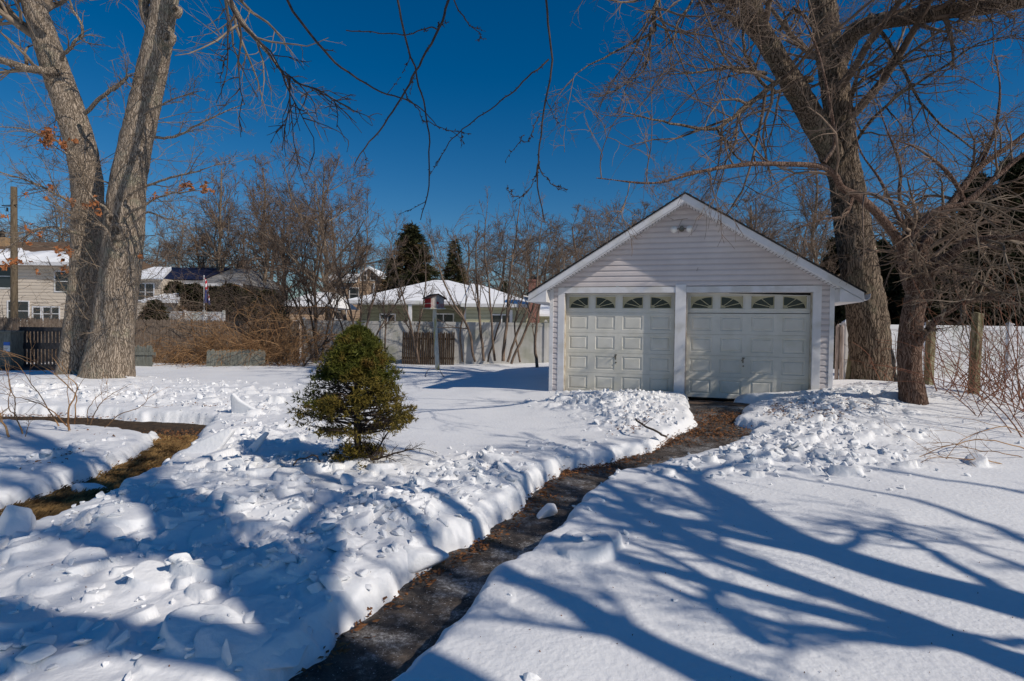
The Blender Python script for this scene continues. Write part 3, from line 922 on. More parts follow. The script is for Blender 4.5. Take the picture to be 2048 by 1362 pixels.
mb = MB()
slope_slab(mb, -EV - .03, APX, -OV - .03, GL + .3, .03, .03, 0); slope_slab(mb, GW + EV + .03, APX, -OV - .03, GL + .3, .03, .03, 0)
# tab thickness of the shingle courses
for k in range(26):
    for sgn in (0, 1):
        t = k / 26
        xa = (-EV - .03) * (1 - t) + APX * t; xb = xa + .10
        if sgn: xa, xb = GW - xa, GW - xb
        z = lambda x: EZ + .07 + SL * (APX - abs(x - APX)) + .03
        mb.poly([(xa, -OV - .028, z(xa) + .009), (xb, -OV - .028, z(xb) + .001), (xb, GL + .29, z(xb) + .001), (xa, GL + .29, z(xa) + .009)])
mb.build('roof', M['shingle'], gar)
mb = MB()


def rake_board(mb, side, y0, y1, z_top, z_bot, x_in=APX):
    xs = (-EV, APX) if side == 0 else (GW + EV, APX)
    z = lambda x: EZ + .07 + SL * (APX - abs(x - APX))
    a, b = xs
    P = [(a, y0, z(a) - z_bot), (b, y0, z(b) - z_bot), (b, y1, z(b) - z_bot), (a, y1, z(a) - z_bot), (a, y0, z(a) - z_top), (b, y0, z(b) - z_top), (b, y1, z(b) - z_top), (a, y1, z(a) - z_top)]
    mb.hexa(P)


for s_ in (0, 1):
    rake_board(mb, s_, -OV, -OV + .025, .001, .135)
    rake_board(mb, s_, -OV + .027, -OV + .04, .10, .165)
mb.build('rake_board', M['white_trim'], gar)
mb = MB()
for s_ in (0, 1):
    rake_board(mb, s_, -OV + .042, -.018, .125, .14)
# eave soffit boxes
z0 = EZ + .07 - SL * EV
for (xa, xb) in ((-EV + .01, -.014), (GW + .014, GW + EV - .01)):
    mb.box(xa, xb, -OV + .03, GL + .2, z0 - .16, z0 - .145)
mb.build('soffit', M['soffit'], gar)
# eave fascia, closed eave ends at the front
for s_ in (0, 1):
    mb = MB()
    xo = -EV if s_ == 0 else GW + EV; xi = -.01 if s_ == 0 else GW + .01
    zz_ = lambda x: EZ + .07 + SL * (APX - abs(x - APX))
    mb.box(min(xo, xo + (.02 if s_ == 0 else -.02)), max(xo, xo + (.02 if s_ == 0 else -.02)), -OV + .03, GL + .2, z0 - .16, z0 - .005)
    mb.box(min(xi, xi + (.03 if s_ == 0 else -.03)) - .0, max(xi, xi + (.03 if s_ == 0 else -.03)), -.018, .3, HD - .0, z0 + .22)
    mb.prism([(xo, z0 - .165), (xi, z0 - .165), (xi, zz_(xi) - .16), (xo, z0 - .15)] if s_ == 0 else [(xi, z0 - .165), (xo, z0 - .165), (xo, z0 - .15), (xi, zz_(xi) - .16)], -OV + .002, GL + .15)
    mb.build('fascia', M['white_trim'], gar)
# little dentil line of soffit vents on rake
mb = MB()
for s_ in (0, 1):
    for k in range(46):
        t = (k + .5) / 46; x = (t * APX) if s_ == 0 else GW - t * APX
        z = EZ + .07 + SL * (APX - abs(x - APX)) - .141
        mb.box(x - .004, x + .004, -OV + .05, -.02, z - .006, z + .004)
mb.build('soffit_groove', mat('groove_shade', (.22, .2, .2), rough=.8), gar)
# gutters
for nm, sgn, xo in (('gutter', -1, -EV), ('gutter', 1, GW + EV)):
    mb = MB(); prof = [(0, 0), (0, -.10), (sgn * .06, -.12), (sgn * .11, -.08), (sgn * .12, 0), (sgn * .108, 0), (sgn * .10, -.075), (sgn * .06, -.105), (sgn * .012, -.09), (sgn * .012, 0)]
    mb.prism([(xo + sgn * .004 + a, z0 - .02 + b) for a, b in prof], -OV + .06, GL + .2); mb.build(nm, M['white_trim'], gar)


def garage_door(x0, x1, dark_gaps):
    rt = bpy.data.objects.new('garage_door', None); COL.objects.link(rt); rt.parent = gar; rt.location = (x0, .14, 0)
    W = x1 - x0; rows = [.43] * 4 + [.40]
    mb = MB(); z = 0.0; cw = W / 4
    bk = MB(); bk.box(0, W, .03, .045, 0, DH); bk.build('back_skin', M['black'], rt)
    for r, rh in enumerate(rows):
        z1 = z + rh - .004
        if r < 4:
            for c in range(4):
                xa, xb = c * cw, (c + 1) * cw
                rects = []
                for (ins, dep) in ((0, 0), (.062, 0), (.07, .014), (.085, .014), (.105, .002)):
                    zi = ins * (1.05 if ins else 0)
                    rects.append([(xa + ins * (1.3 if ins else 0), dep, z + zi + (.008 if ins else 0)), (xb - ins * (1.3 if ins else 0), dep, z + zi + (.008 if ins else 0)), (xb - ins * (1.3 if ins else 0), dep, z1 - zi), (xa + ins * (1.3 if ins else 0), dep, z1 - zi)])
                for a, b in zip(rects, rects[1:]):
                    for i in range(4):
                        j = (i + 1) % 4; mb.poly([a[i], a[j], b[j], b[i]])
                mb.poly(rects[-1])
            # section joint: rounded lip
            mb.poly([(0, 0, z1), (W, 0, z1), (W, .02, z1 + .002), (0, .02, z1 + .002)])
            mb.poly([(0, .02, z1 + .002), (W, .02, z1 + .002), (W, 0, z1 + .004), (0, 0, z1 + .004)])
        else:
            wz0, wz1 = z + .095, z1 - .055
            for c in range(4):
                xa, xb = c * cw, (c + 1) * cw; wa, wb = xa + .075, xb - .075
                # frame of the section with an opening
                for P in ([(xa, z), (xb, z), (xb, wz0), (xa, wz0)], [(xa, wz1), (xb, wz1), (xb, DH), (xa, DH)], [(xa, wz0), (wa, wz0), (wa, wz1), (xa, wz1)], [(wb, wz0), (xb, wz0), (xb, wz1), (wb, wz1)]):
                    mb.poly([(a, 0, b) for a, b in P])
        z += rh
    mb.build('door_panel', M['door'], rt)
    z = 4 * .43; wz0, wz1 = z + .095, z + .396 - .055
    for c in range(4):
        wa, wb = c * cw + .075, (c + 1) * cw - .075
        wf = MB()
        t = .018
        wf.box(wa - t, wb + t, -.012, .006, wz0 - t, wz0); wf.box(wa - t, wb + t, -.012, .006, wz1, wz1 + t); wf.box(wa - t, wa, -.012, .006, wz0, wz1); wf.box(wb, wb + t, -.012, .006, wz0, wz1)
        wo = wf.build('window', M['door'], rt, bevel=.003)
        g_ = MB(); g_.box(wa, wb, .014, .018, wz0, wz1); g_.build('pane', M['glass'], wo)
        ins = MB(); left = (c % 2 == 1)
        w_, h_ = wb - wa, wz1 - wz0
        hx = wa + .02 if left else wb - .02; sg = 1 if left else -1
        A_ = w_ * .90; B_ = h_ * .88; N = 18
        arc = [(hx + sg * A_ * math.cos(q), wz0 + .012 + B_ * math.sin(q)) for q in np.linspace(0, PI / 2, N)]
        far = wb if left else wa
        # plate outside the arc
        for i in range(N - 1):
            a, b = arc[i], arc[i + 1]
            u_ = i / (N - 1); v_ = (i + 1) / (N - 1)
            def outer(q):
                return (far, wz0 + (wz1 - wz0) * min(1, q * 2)) if q <= .5 else (far + (hx - far) * (q - .5) * 2, wz1)
            oa, ob_ = outer(u_), outer(v_)
            P = [(a[0], a[1]), oa, ob_, (b[0], b[1])]
            ins.poly([(p[0], .008, p[1]) for p in P]); ins.poly([(a[0], .008, a[1]), (b[0], .008, b[1]), (b[0], .014, b[1]), (a[0], .014, a[1])])
        near_x = wa if left else wb
        ins.poly([(near_x, .008, wz0), (hx, .008, wz0), (hx, .008, wz1), (near_x, .008, wz1)])
        ins.poly([(wa, .007, wz0), (wb, .007, wz0), (wb, .007, wz0 + .014), (wa, .007, wz0 + .014)])
        hub = [(hx + sg * A_ * .2 * math.cos(q), wz0 + .012 + B_ * .27 * math.sin(q)) for q in np.linspace(0, PI / 2, 8)]
        ins.poly([(hx, .0075, wz0 + .012)] + [(p[0], .0075, p[1]) for p in hub])
        for q in (rad(26), rad(56)):
            p = Vector((hx + sg * .03 * math.cos(q), .006, wz0 + .02 + .02 * math.sin(q))); e = Vector((hx + sg * A_ * math.cos(q), .006, wz0 + .012 + B_ * math.sin(q)))
            ins.bar(p, e, .014, .006, upv=(0, 1, 0))
        ins.build('sunburst_insert', M['insert'], wo)
    hd = MB(); hxx = W * .475
    hd.box(hxx - .014, hxx + .014, -.006, 0, 0.72, .84); hd.cyl((hxx, -.006, .80), (hxx, -.045, .80), .012, .012, 10); hd.bar((hxx - .035, -.048, .765), (hxx + .035, -.048, .835), .016, .012, upv=(0, 1, 0))
    hd.build('handle', M['metal'], rt)
    hd = MB(); hd.cyl((hxx + .01, 0, .66), (hxx + .01, -.02, .66), .018, .016, 14); hd.build('lock', M['metal'], rt)
    bs = MB(); bs.box(.01, W - .01, -.004, .03, -.03, 0); bs.build('bottom_seal', M['black'], rt)
    if dark_gaps:
        gp_ = MB(); gp_.hexa([(W * .35, -.004, DH - .006), (W, -.004, DH - .055), (W, .0, DH - .055), (W * .35, 0, DH - .006), (W * .35, -.004, DH), (W, -.004, DH), (W, 0, DH), (W * .35, 0, DH)]); gp_.build('top_gap_shade', M['black'], rt)  # black wedge stands in for the shade in the gap above the tilted section
        gp_ = MB(); gp_.box(.02, W - .02, -.003, .0, 4 * .43 - .006, 4 * .43 + .006); gp_.build('section_gap', M['black'], rt)
    return rt


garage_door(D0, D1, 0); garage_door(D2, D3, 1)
# flood light
fl = bpy.data.objects.new('flood_light', None); COL.objects.link(fl); fl.parent = gar; fl.location = (2.70, -.02, 3.42)
mb = MB(); mb.cyl((0, 0, 0), (0, -.03, 0), .055, .05, 16); mb.box(-.03, .03, -.09, -.03, -.035, .05); mb.cyl((0, -.06, .0), (-.12, -.08, -.01), .012, .012, 8); mb.cyl((0, -.06, 0), (.12, -.08, -.01), .012, .012, 8)
mb.build('mount', M['metal'], fl)
for sg in (-1, 1):
    mb = MB(); mb.cyl((sg * .11, -.06, 0), (sg * .13, -.10, -.01), .026, .032, 12); mb.cyl((sg * .13, -.10, -.01), (sg * .155, -.17, -.03), .036, .072, 16)
    mb.build('lamp_head', M['lampglass'], fl, smooth=True)
# concrete sill/step
stp = MB(); stp.box(D2 - .1, D3 - .5, -.5, -.02, -.16, -.055); stp.box(D2 - .05, D3 - .9, -1.05, -.505, -.26, -.13)
o = stp.build('threshold', M['concrete'], gar, bevel=.012)

# ================================================================== FENCES
def fence_vinyl(name, label, a, b, H, m, panel=2.4, zb=0.0, cap=True, boards=True, top_rail=.14):
    a = Vector((a[0], a[1], zb)); b = Vector((b[0], b[1], zb)); L = (b - a).length; ang = math.atan2(b.y - a.y, b.x - a.x)
    t = thing(name, label, 'fence', a, ang)
    n = max(1, round(L / panel)); pl = L / n
    for i in range(n):
        x0 = i * pl + .06; x1 = (i + 1) * pl - .06
        mb = MB()
        k = int((x1 - x0) / .18); w = (x1 - x0) / k
        for j in range(k):
            mb.box(x0 + j * w + .003, x0 + (j + 1) * w - .003, -.012, .012, .05, H - top_rail + .01)
        mb.box(x0, x1, -.008, .008, .05, H - top_rail)
        mb.build('panel', m, t)
        mb = MB(); mb.box(x0, x1, -.025, .025, H - top_rail, H - .01); mb.build('rail', m, t, bevel=.006)
        mb = MB(); mb.box(x0, x1, -.025, .025, .0, .14); mb.build('rail', m, t, bevel=.006)
    for i in range(n + 1):
        x = i * pl; mb = MB(); mb.box(x - .06, x + .06, -.06, .06, -.3, H + .03)
        p = mb.build('post', m, t, bevel=.006)
        if cap:
            mb = MB(); mb.box(x - .08, x + .08, -.08, .08, H + .031, H + .055)
            zc = H + .056; mb.poly([(x - .07, -.07, zc), (x + .07, -.07, zc), (x, 0, zc + .07)]); mb.poly([(x + .07, -.07, zc), (x + .07, .07, zc), (x, 0, zc + .07)]); mb.poly([(x + .07, .07, zc), (x - .07, .07, zc), (x, 0, zc + .07)]); mb.poly([(x - .07, .07, zc), (x - .07, -.07, zc), (x, 0, zc + .07)])
            mb.build('post_cap', m, p)
    return t


BY = 23.3
xL = at(600, 700, BY)[0]; xR = at(1180, 700, BY)[0]
fence_vinyl('vinyl_fence', 'tall white vinyl panel fence across the back of the yard behind the bird house', (xL, BY + .4), (xR + 1.5, BY - .6), 1.86, M['shaded_vinyl'], 3.05)
RX = at(1690, 700, 16.6)[0]
fence_vinyl('vinyl_fence', 'smooth white vinyl fence with a snow drift right of the big maple trunk', (RX, 16.6), (RX + 20, 17.6), 1.80, M['vinyl'], 2.4, zb=.08, cap=True)
_wf = thing('vinyl_fence', 'short bright white fence in the far left yard below the snowy roof', 'fence', at(330, 640, 29)); mb = MB()
for i in range(3): mb.box(i * 1.0 + .02, i * 1.0 + .98, -.02, .02, -1.4, .45)
mb.build('panel', M['vinyl'], _wf)
for i in range(4):
    mb = MB(); mb.box(i * 1.0 - .05, i * 1.0 + .05, -.06, .06, -1.45, .52); mb.build('post', M['vinyl'], _wf)


def pickets(name, label, a, b, H, m, w=.09, zb=0.0, seed=0, dog=True, parent_cat='fence', lean=0, rail=True, round_=False, gap=.008):
    a = Vector((a[0], a[1], zb)); b = Vector((b[0], b[1], zb)); L = (b - a).length; ang = math.atan2(b.y - a.y, b.x - a.x)
    t = thing(name, label, parent_cat, a, ang); t.rotation_euler[0] = lean
    r = random.Random(seed); n = max(1, int(L / w)); mb = MB()
    for i in range(n):
        x0 = i * w + gap / 2; x1 = (i + 1) * w - gap / 2; h = H + r.uniform(-.03, .03); y = r.uniform(-.006, .006); dx = r.uniform(-.01, .01)
        if round_:
            mb.cyl(((x0 + x1) / 2, y, 0), ((x0 + x1) / 2 + dx, y, h - .06), (x1 - x0) / 2, None, 8, cap=False); mb.cyl(((x0 + x1) / 2 + dx, y, h - .06), ((x0 + x1) / 2 + dx, y, h), (x1 - x0) / 2, .006, 8)
        else:
            mb.prism([(x0, 0), (x1, 0), (x1 + dx, h - .05), ((x0 + x1) / 2 + dx + .015, h), ((x0 + x1) / 2 + dx - .015, h), (x0 + dx, h - .05)], y - .01, y + .01)
    mb.build('pickets', m, t)
    if rail:
        for zr in (.25 * H, .8 * H):
            mb = MB(); mb.box(0, n * w, .02, .06, zr - .04, zr + .04); mb.build('rail', m, t)
    return t


# old grey stockade left, behind the brambles
pA = at(265, 700, 21.8)[:2]; pB = at(600, 700, 22.8)[:2]; pC = at(-120, 700, 20.2)[:2]
pickets('wooden_fence', 'old brown wooden fence half buried in brambles right of the big oak', pA, pB, 1.80, M['oldwood'], .12, 0.0, 2)
pickets('wooden_fence', 'old brown wooden fence with spiky top left of the big oak', pC, pA + [-.05, 0], 1.78, M['oldwood'], .10, 0.0, 3)
# cap rail with snow along the right part
# short grey wood pieces
q = gnd(266, 736, .12)
t = pickets('picket_screen', 'short grey picket screen showing beside the oak base', q[:2] + [-.3, .3], q[:2] + [.55, .3], .82, M['greywood'], .11, .05, 4)
mb = MB(); mb.box(-.02, .9, -.05, -.01, .50, .60); mb.build('rail', M['greywood'], t)
q = at(412, 727, 19.9)
pickets('picket_screen', 'leaning weathered grey board panel standing in the snow under the brambles', q[:2], q[:2] + [2.0, .35], .72, M['greywood'], .13, .02, 5, lean=-.12, gap=.004)
q = gnd(800, 722, .12)
pickets('stockade_panel', 'dark brown stockade panel leaning on the white back fence', (at(803, 700, 22.5)[0], 22.5), (at(912, 700, 22.5)[0], 22.35), 1.40, M['stockade'], .075, .05, 6, lean=-.1, round_=True)
# picket posts between garage and maple
c = at(1676, 770, 13.2)
pickets('wooden_fence', 'tight row of round wooden pickets right beside the garage corner', (at(1668, 770, 13.4)[0], 13.4), (at(1692, 770, 13.2)[0], 13.2), 1.62, mat('pale_pickets', (.22, .17, .14), (.42, .35, .31), scale=5, rough=.9, stretch=(6, 6, .7), bump=.4), .10, .22, 7, round_=True, rail=False)


def wood_post(label, px, pbot, Y, H, w, tilt=0.0, m='postwood', name='fence_post'):
    p = at(px, pbot, Y); z = surf(p[0], p[1]) - .1
    t = MB(); n = 9
    # slightly irregular square post with chamfered weathered top
    r = random.Random(int(px)); 
    prev = None
    for i in range(n):
        a = i / n * (H + .1); b = (i + 1) / n * (H + .1)
        k = w / 2; t.hexa([(-k + r.uniform(-.004, .004), -k, a), (k, -k, a), (k, k, a), (-k, k, a), (-k, -k, b - .0), (k, -k, b), (k, k, b), (-k, k, b)])
    t.poly([(-w / 2, -w / 2, H + .1), (w / 2, -w / 2, H + .1), (w / 2 - .02, w / 2, H + .13), (-w / 2 + .02, w / 2, H + .13)])
    o = t.build(name, M[m]); o.location = (p[0], p[1], z); o.rotation_euler = (0, tilt, .25)
    return tag(o, label, 'post')


wood_post('mossy square wooden post right behind the reddish forked tree', 1856, 795, 12.9, 1.50, .135, .02)
wood_post('greenish square wooden post standing alone among the brambles', 1945, 835, 10.3, 1.45, .125, .03)
wood_post('slanted brown board post between the pickets and the big maple trunk', 1697, 768, 13.7, 1.15, .12, .12)
pv = at(1692, 770, 14.4)
mb = MB(); mb.box(-.11, .11, -.11, .11, 0, 1.62); mb.box(-.14, .14, -.14, .14, 1.62, 1.66); o = mb.build('fence_post', M['vinyl'], bevel=.01); o.location = (pv[0], pv[1], .2)
tag(o, 'white vinyl post with flat cap between garage and maple', 'post')
ps = at(1938, 830, 10.5)
mb = MB(); mb.cyl((0, 0, -.2), (.01, 0, 1.62), .012, .012, 6); o = mb.build('metal_stake', M['wire']); o.location = (ps[0], ps[1], surf(ps[0], ps[1]))
tag(o, 'thin dark metal stake just left of the lone mossy post', 'stake')

# gate left with slats
gp = gnd(30, 742, .1)
gt = thing('garden_gate', 'black slatted wooden gate behind the twigs at the far left', 'gate', (gp[0] - .1, gp[1] + .3, .12), .06)
W_ = 1.42
mb = MB(); mb.box(0, W_, -.02, .02, 0, .18); mb.box(0, W_, -.025, .025, 1.22, 1.36); mb.box(0, W_, -.025, .025, .66, .86); mb.box(0, .1, -.03, .03, 0, 1.36); mb.box(W_ - .1, W_, -.03, .03, 0, 1.36); mb.build('gate_frame', M['darkwood'], gt, bevel=.005)
mb = MB()
for k in range(11): mb.box(.13 + k * .11, .13 + k * .11 + .055, -.015, .015, .18, 1.22)
mb.build('slats', M['darkwood'], gt)
mb = MB(); mb.box(W_ + .04, W_ + .44, -.04, .04, -.1, 1.3); mb.build('post', M['darkwood'], gt)
mb = MB(); mb.box(-.7, W_ + .3, -.9, -.06, -.12, .1); mb.box(-.2, W_ + .1, -1.3, -.92, -.14, .0); mb.build('step', M['darkwood'], gt, bevel=.01)
bx = gnd(-40, 742, .1)
bn = thing('wooden_bin', 'grey boarded bin with a blue and white notice at the left frame edge', 'bin', (bx[0], bx[1] + .2, .1), .06)
mb = MB(); mb.box(-.3, .98, -.3, .3, 0, 1.2); mb.build('body', M['greywood'], bn, bevel=.01)
mb = MB(); mb.box(-.34, 1.02, -.34, .34, 1.2, 1.26); mb.build('lid', M['greywood'], bn, bevel=.01)
mb = MB(); mb.box(.78, .96, -.315, -.302, .62, .80); nb = mb.build('notice', M['notice_white'], bn)
mb = MB(); mb.box(.78, .96, -.316, -.303, .81, .91); mb.build('notice_header', M['label_blue'], bn)
mb = MB()
for k in range(3): mb.box(.80, .94 - .03 * k, -.3175, -.3155, .75 - .045 * k, .765 - .045 * k)
mb.build('notice_text', M['metal'], nb)

# ================================================================== BIRD HOUSE
bp_ = at(876, 738, 19.6)
bh = thing('bird_house', 'red and faded white bird house on a tall weathered pole', 'bird house', (bp_[0], bp_[1], .1), 0)
TZ = at(872, 618, 19.6)[2] - .1
mb = MB(); dx = at(869, 618, 19.6)[0] - bp_[0]
mb.hexa([(-.075, -.06, -.2), (.075, -.06, -.2), (.075, .06, -.2), (-.075, .06, -.2), (dx - .06, -.05, TZ), (dx + .06, -.05, TZ), (dx + .06, .05, TZ), (dx - .06, .05, TZ)])
mb.build('pole', M['polewood'], bh, bevel=.01)
hr = bpy.data.objects.new('nest_box', None); COL.objects.link(hr); hr.parent = bh; hr.location = (dx, 0, TZ); hr.rotation_euler = (0, 0, .62)
bw, bd, bhh = .50, .44, .36
mb = MB(); mb.prism([(-bw / 2, .03), (bw / 2, .03), (bw / 2, bhh), (0, bhh + .13), (-bw / 2, bhh)], -bd / 2, bd / 2); mb.build('box_front', M['fadedpaint'], hr)
mb = MB(); mb.box(-bw / 2 - .012, -bw / 2 - .002, -bd / 2, bd / 2, .03, .17); mb.box(-bw / 2 - .012, -bw / 2 - .002, -bd / 2, bd / 2, .19, bhh); mb.build('side_board', M['redpaint'], hr)
mb = MB(); mb.box(-bw / 2 - .05, bw / 2 + .05, -bd / 2 - .05, bd / 2 + .05, 0, .028); mb.box(-bw / 2 - .04, -bw / 2 - .013, -bd / 2, bd / 2, .172, .188); mb.build('perch_shelf', M['polewood'], hr)
mb = MB()
for sg in (-1, 1):
    mb.hexa([(0, -bd / 2 - .07, bhh + .135), (sg * (bw / 2 + .09), -bd / 2 - .07, bhh - .03), (sg * (bw / 2 + .09), bd / 2 + .07, bhh - .03), (0, bd / 2 + .07, bhh + .135),
             (0, -bd / 2 - .07, bhh + .16), (sg * (bw / 2 + .09), -bd / 2 - .07, bhh - .005), (sg * (bw / 2 + .09), bd / 2 + .07, bhh - .005), (0, bd / 2 + .07, bhh + .16)])
mb.build('roof', M['bird_roof'], hr)
mb = MB(); mb.cyl((.0, -bd / 2 - .003, .2), (.0, -bd / 2 - .012, .2), .045, .045, 14); mb.build('entrance_ring', M['redpaint'], hr)

# ================================================================== HOUSES
def win(parent, x, z, w, h, y=-.03, m='vinyl', mullion=True, shutter=None):
    f = MB(); t = .07
    f.box(x - t, x + w + t, y - .03, y, z - t, z); f.box(x - t, x + w + t, y - .03, y, z + h, z + h + t); f.box(x - t, x, y - .03, y, z, z + h); f.box(x + w, x + w + t, y - .03, y, z, z + h)
    if mullion: f.box(x + w / 2 - .03, x + w / 2 + .03, y - .03, y, z, z + h)
    f.box(x, x + w, y - .028, y, z + h / 2 - .02, z + h / 2 + .02)
    o = f.build('window', M[m], parent)
    g_ = MB(); g_.box(x, x + w, y - .012, y - .006, z, z + h); g_.build('pane', M['farglass'], o)
    return o


def wall_lap(xa, xb, z0, z1, y, c=.2): mb = MB(); lap(mb, xa, xb, z0, z1, y, c, .025); return mb


# ranch house beyond the back fence
HY = 31.0
hx0 = at(702, 640, HY)[0]; hx1 = at(932, 640, HY)[0]; hx2 = at(1062, 640, HY)[0]
rh = thing('ranch_house', 'green single-storey house with a snowy hip roof beyond the white fence', 'house', (hx0, HY, 0), 0)
w1 = hx1 - hx0; w2 = hx2 - hx0
mb = MB(); lap(mb, 0, w1 + .1, 0, 2.95, 2.0, .2, .03); mb.poly([(0, 2.03, 0), (0, 9, 0), (0, 9, 2.95), (0, 2.03, 2.95)]); mb.build('wall', M['shaded_green_siding'], rh)
mb = MB(); lap(mb, w1, w2, 0, 2.75, 0.0, .2, .03); mb.poly([(w1, 0, 0), (w1, 2.2, 0), (w1, 2.2, 2.75), (w1, 0, 2.75)]); mb.poly([(w2, 0, 0), (w2, 9, 0), (w2, 9, 2.75), (w2, 0, 2.75)]); mb.build('wall', M['cream_siding'], rh)


def hip(mb, x0, x1, y0, y1, z0, zr, ridge0, ridge1, yr):
    a = (x0, y0, z0); b = (x1, y0, z0); c = (x1, y1, z0); d = (x0, y1, z0); r0 = (ridge0, yr, zr); r1 = (ridge1, yr, zr)
    mb.poly([a, b, r1, r0]); mb.poly([b, c, r1]); mb.poly([c, d, r0, r1]); mb.poly([d, a, r0])


mb = MB(); pk = at(880, 560, HY + 4.5); pk2 = at(948, 567, HY + 3)
e0 = at(690, 600, HY)[2]
hip(mb, -.4, w2 + .3, .05, 9.4, e0, pk[2], pk[0] - hx0 - .4, pk[0] - hx0 + .5, 4.6)
hip(mb, w1 - .25, w2 + .45, -.45, 7.2, e0 - .14, pk2[2], pk2[0] - hx0 - .2, pk2[0] - hx0 + .2, 3.2)
mb.build('roof_snow', M['roofsnow'], rh)
mb = MB(); mb.box(-.4, w1 - .27, .0, .06, e0 - .16, e0 + .02); mb.box(w1 - .25, w2 + .45, -.5, -.44, e0 - .30, e0 - .12); mb.box(-.38, w1 - .27, .07, 2.1, e0 - .16, e0 - .13); mb.box(w1 - .24, w2 + .44, -.43, 0, e0 - .3, e0 - .27); mb.build('eave_board', M['vinyl'], rh)
for px in (819, 931):
    x = at(px, 640, HY)[0] - hx0; mb = MB(); mb.box(x - .09, x + .09, .1, .28, 0, e0 - .16); mb.build('porch_post', M['vinyl'], rh)
x = at(868, 640, HY + 2)[0] - hx0; win(rh, x, 1.2, 1.1, 1.15, 1.96)
x = at(762, 640, HY + 2)[0] - hx0; win(rh, x, 1.4, .8, .9, 1.96)
x = at(985, 640, HY)[0] - hx0; win(rh, x, 1.2, 1.0, 1.1, -.04)
mb = MB(); x = at(1022, 640, HY)[0] - hx0; mb.box(x - .08, x + .08, -.12, -.04, 0, 2.6); mb.build('corner_board', M['vinyl'], rh)
cx0 = at(1057, 600, HY - .5)[0] - hx0; cz1 = at(1066, 560, HY - .5)[2]
mb = MB(); mb.box(cx0, cx0 + .58, -.9, -.45, 0, cz1 - .1); mb.box(cx0 - .05, cx0 + .63, -.95, -.40, cz1 - .1, cz1); ch = mb.build('chimney', M['brick'], rh)
mb = MB(); mb.cyl((cx0 + .29, -.67, cz1), (cx0 + .29, -.67, cz1 + .12), .12, .12, 10); mb.box(cx0 + .1, cx0 + .48, -.85, -.5, cz1 + .14, cz1 + .17); mb.build('chimney_cap', M['wire'], ch)
# garage-side small annex with snowy roof
ax0 = at(1085, 640, HY + 1)[0] - hx0
mb = MB(); lap(mb, ax0 - .8, ax0 + 3, 0, 2.3, 1.0, .2, .03); mb.build('wall', M['cream_siding'], rh)
mb = MB(); mb.hexa([(ax0 - .9, .6, 2.3), (ax0 + 3, .6, 2.3), (ax0 + 3, 4, 3.1), (ax0 - .9, 4, 3.1), (ax0 - .9, .6, 2.42), (ax0 + 3, .6, 2.42), (ax0 + 3, 4, 3.22), (ax0 - .9, 4, 3.22)]); mb.build('roof_snow', M['roofsnow'], rh)

# beige two-storey house left
LY = 34.0
lx1 = at(196, 600, LY)[0]; lx0 = at(-260, 600, LY)[0]
lh = thing('two_storey_house', 'beige two-storey house with brown roof and melting snow behind the oak', 'house', (lx0, LY, 0), 0)
W_ = lx1 - lx0; ez = at(60, 528, LY)[2]; rz = at(60, 487, LY + 4.5)[2]
mb = MB(); lap(mb, 0, W_, 0, ez, 0, .2, .03); mb.poly([(W_, 0, 0), (W_, 5.6, 0), (W_, 5.6, ez), (W_, 0, ez)]); mb.build('wall', M['beige_siding'], lh)
mb = MB(); th_ = .12
mb.hexa([(-.5, -.5, ez - .05), (W_ + .4, -.5, ez - .05), (W_ - 2.6, 4.5, rz), (-.5, 4.5, rz), (-.5, -.5, ez + .07), (W_ + .4, -.5, ez + .07), (W_ - 2.6, 4.5, rz + .12), (-.5, 4.5, rz + .12)])
mb.poly([(W_ + .4, -.5, ez + .07), (W_ + .4, 6.0, ez + .07), (W_ - 2.6, 4.5, rz + .12)]); mb.poly([(W_ + .4, 6.0, ez + .07), (-.5, 9, ez), (-.5, 4.5, rz + .12), (W_ - 2.6, 4.5, rz + .12)])
rf = mb.build('roof', M['brown_shingle'], lh)
# melting snow sheet: ragged upper edge
n = 90; xs = np.linspace(-.48, W_ - .5, n); sl = (rz + .12 - ez - .07) / 5.0
tt = .52 + .5 * fbm(xs * .6, xs * 0 + 3, None, 4, 61) + .12 * fbm(xs * 3, xs * 0, None, 2, 62)
tt[xs > W_ * .9] += .3
V = []; 
for x, t_ in zip(xs, np.clip(tt, .1, 1)):
    y = -.5 + 5 * t_ * .98; V += [(x, -.5, ez + .075), (x, -.5, ez + .17), (x, y - .1, ez + .15 + sl * (y + .4)), (x, y, ez + .075 + sl * (y + .5))]
i4 = np.arange(n - 1)[:, None] * 4
Qs = np.concatenate([np.concatenate([i4 + a, i4 + 4 + a, i4 + 5 + a, i4 + 1 + a], 1) for a in range(3)])
link('roof_snow', np_mesh('roof_snow', np.array(V), [Qs], M['roofsnow']), rf)
mb = MB(); mb.box(-.5, W_ + .42, -.58, -.505, ez - .12, ez + .06); mb.build('gutter', M['vinyl'], lh)
for px, pz, w, h, yy_ in ((-2, 575, 1.0, 1.35, 0), (112, 582, .75, 1.15, 0), (18, 640, 1.2, 1.1, 0)):
    p = at(px, pz, LY); win(lh, p[0] - lx0, p[2], w, h, mullion=False)
for px in (68, 88, 105):
    p = at(px, 640, LY); win(lh, p[0] - lx0, p[2], .42, .75, mullion=False)
chx = at(18, 490, LY + 4)[0] - lx0; cz = at(18, 478, LY + 4)[2]
mb = MB(); mb.box(chx - .5, chx + .45, 3.2, 3.9, rz - 1.0, cz); ch = mb.build('chimney', mat('tan_brick', (.30, .19, .10), (.42, .28, .16), scale=10, rough=.9), rf)
mb = MB(); mb.cyl((chx, 3.5, cz), (chx, 3.5, cz + .3), .16, .16, 10); mb.cyl((chx, 3.5, cz + .34), (chx, 3.5, cz + .46), .26, .1, 10); mb.build('flue', M['wire'], ch)
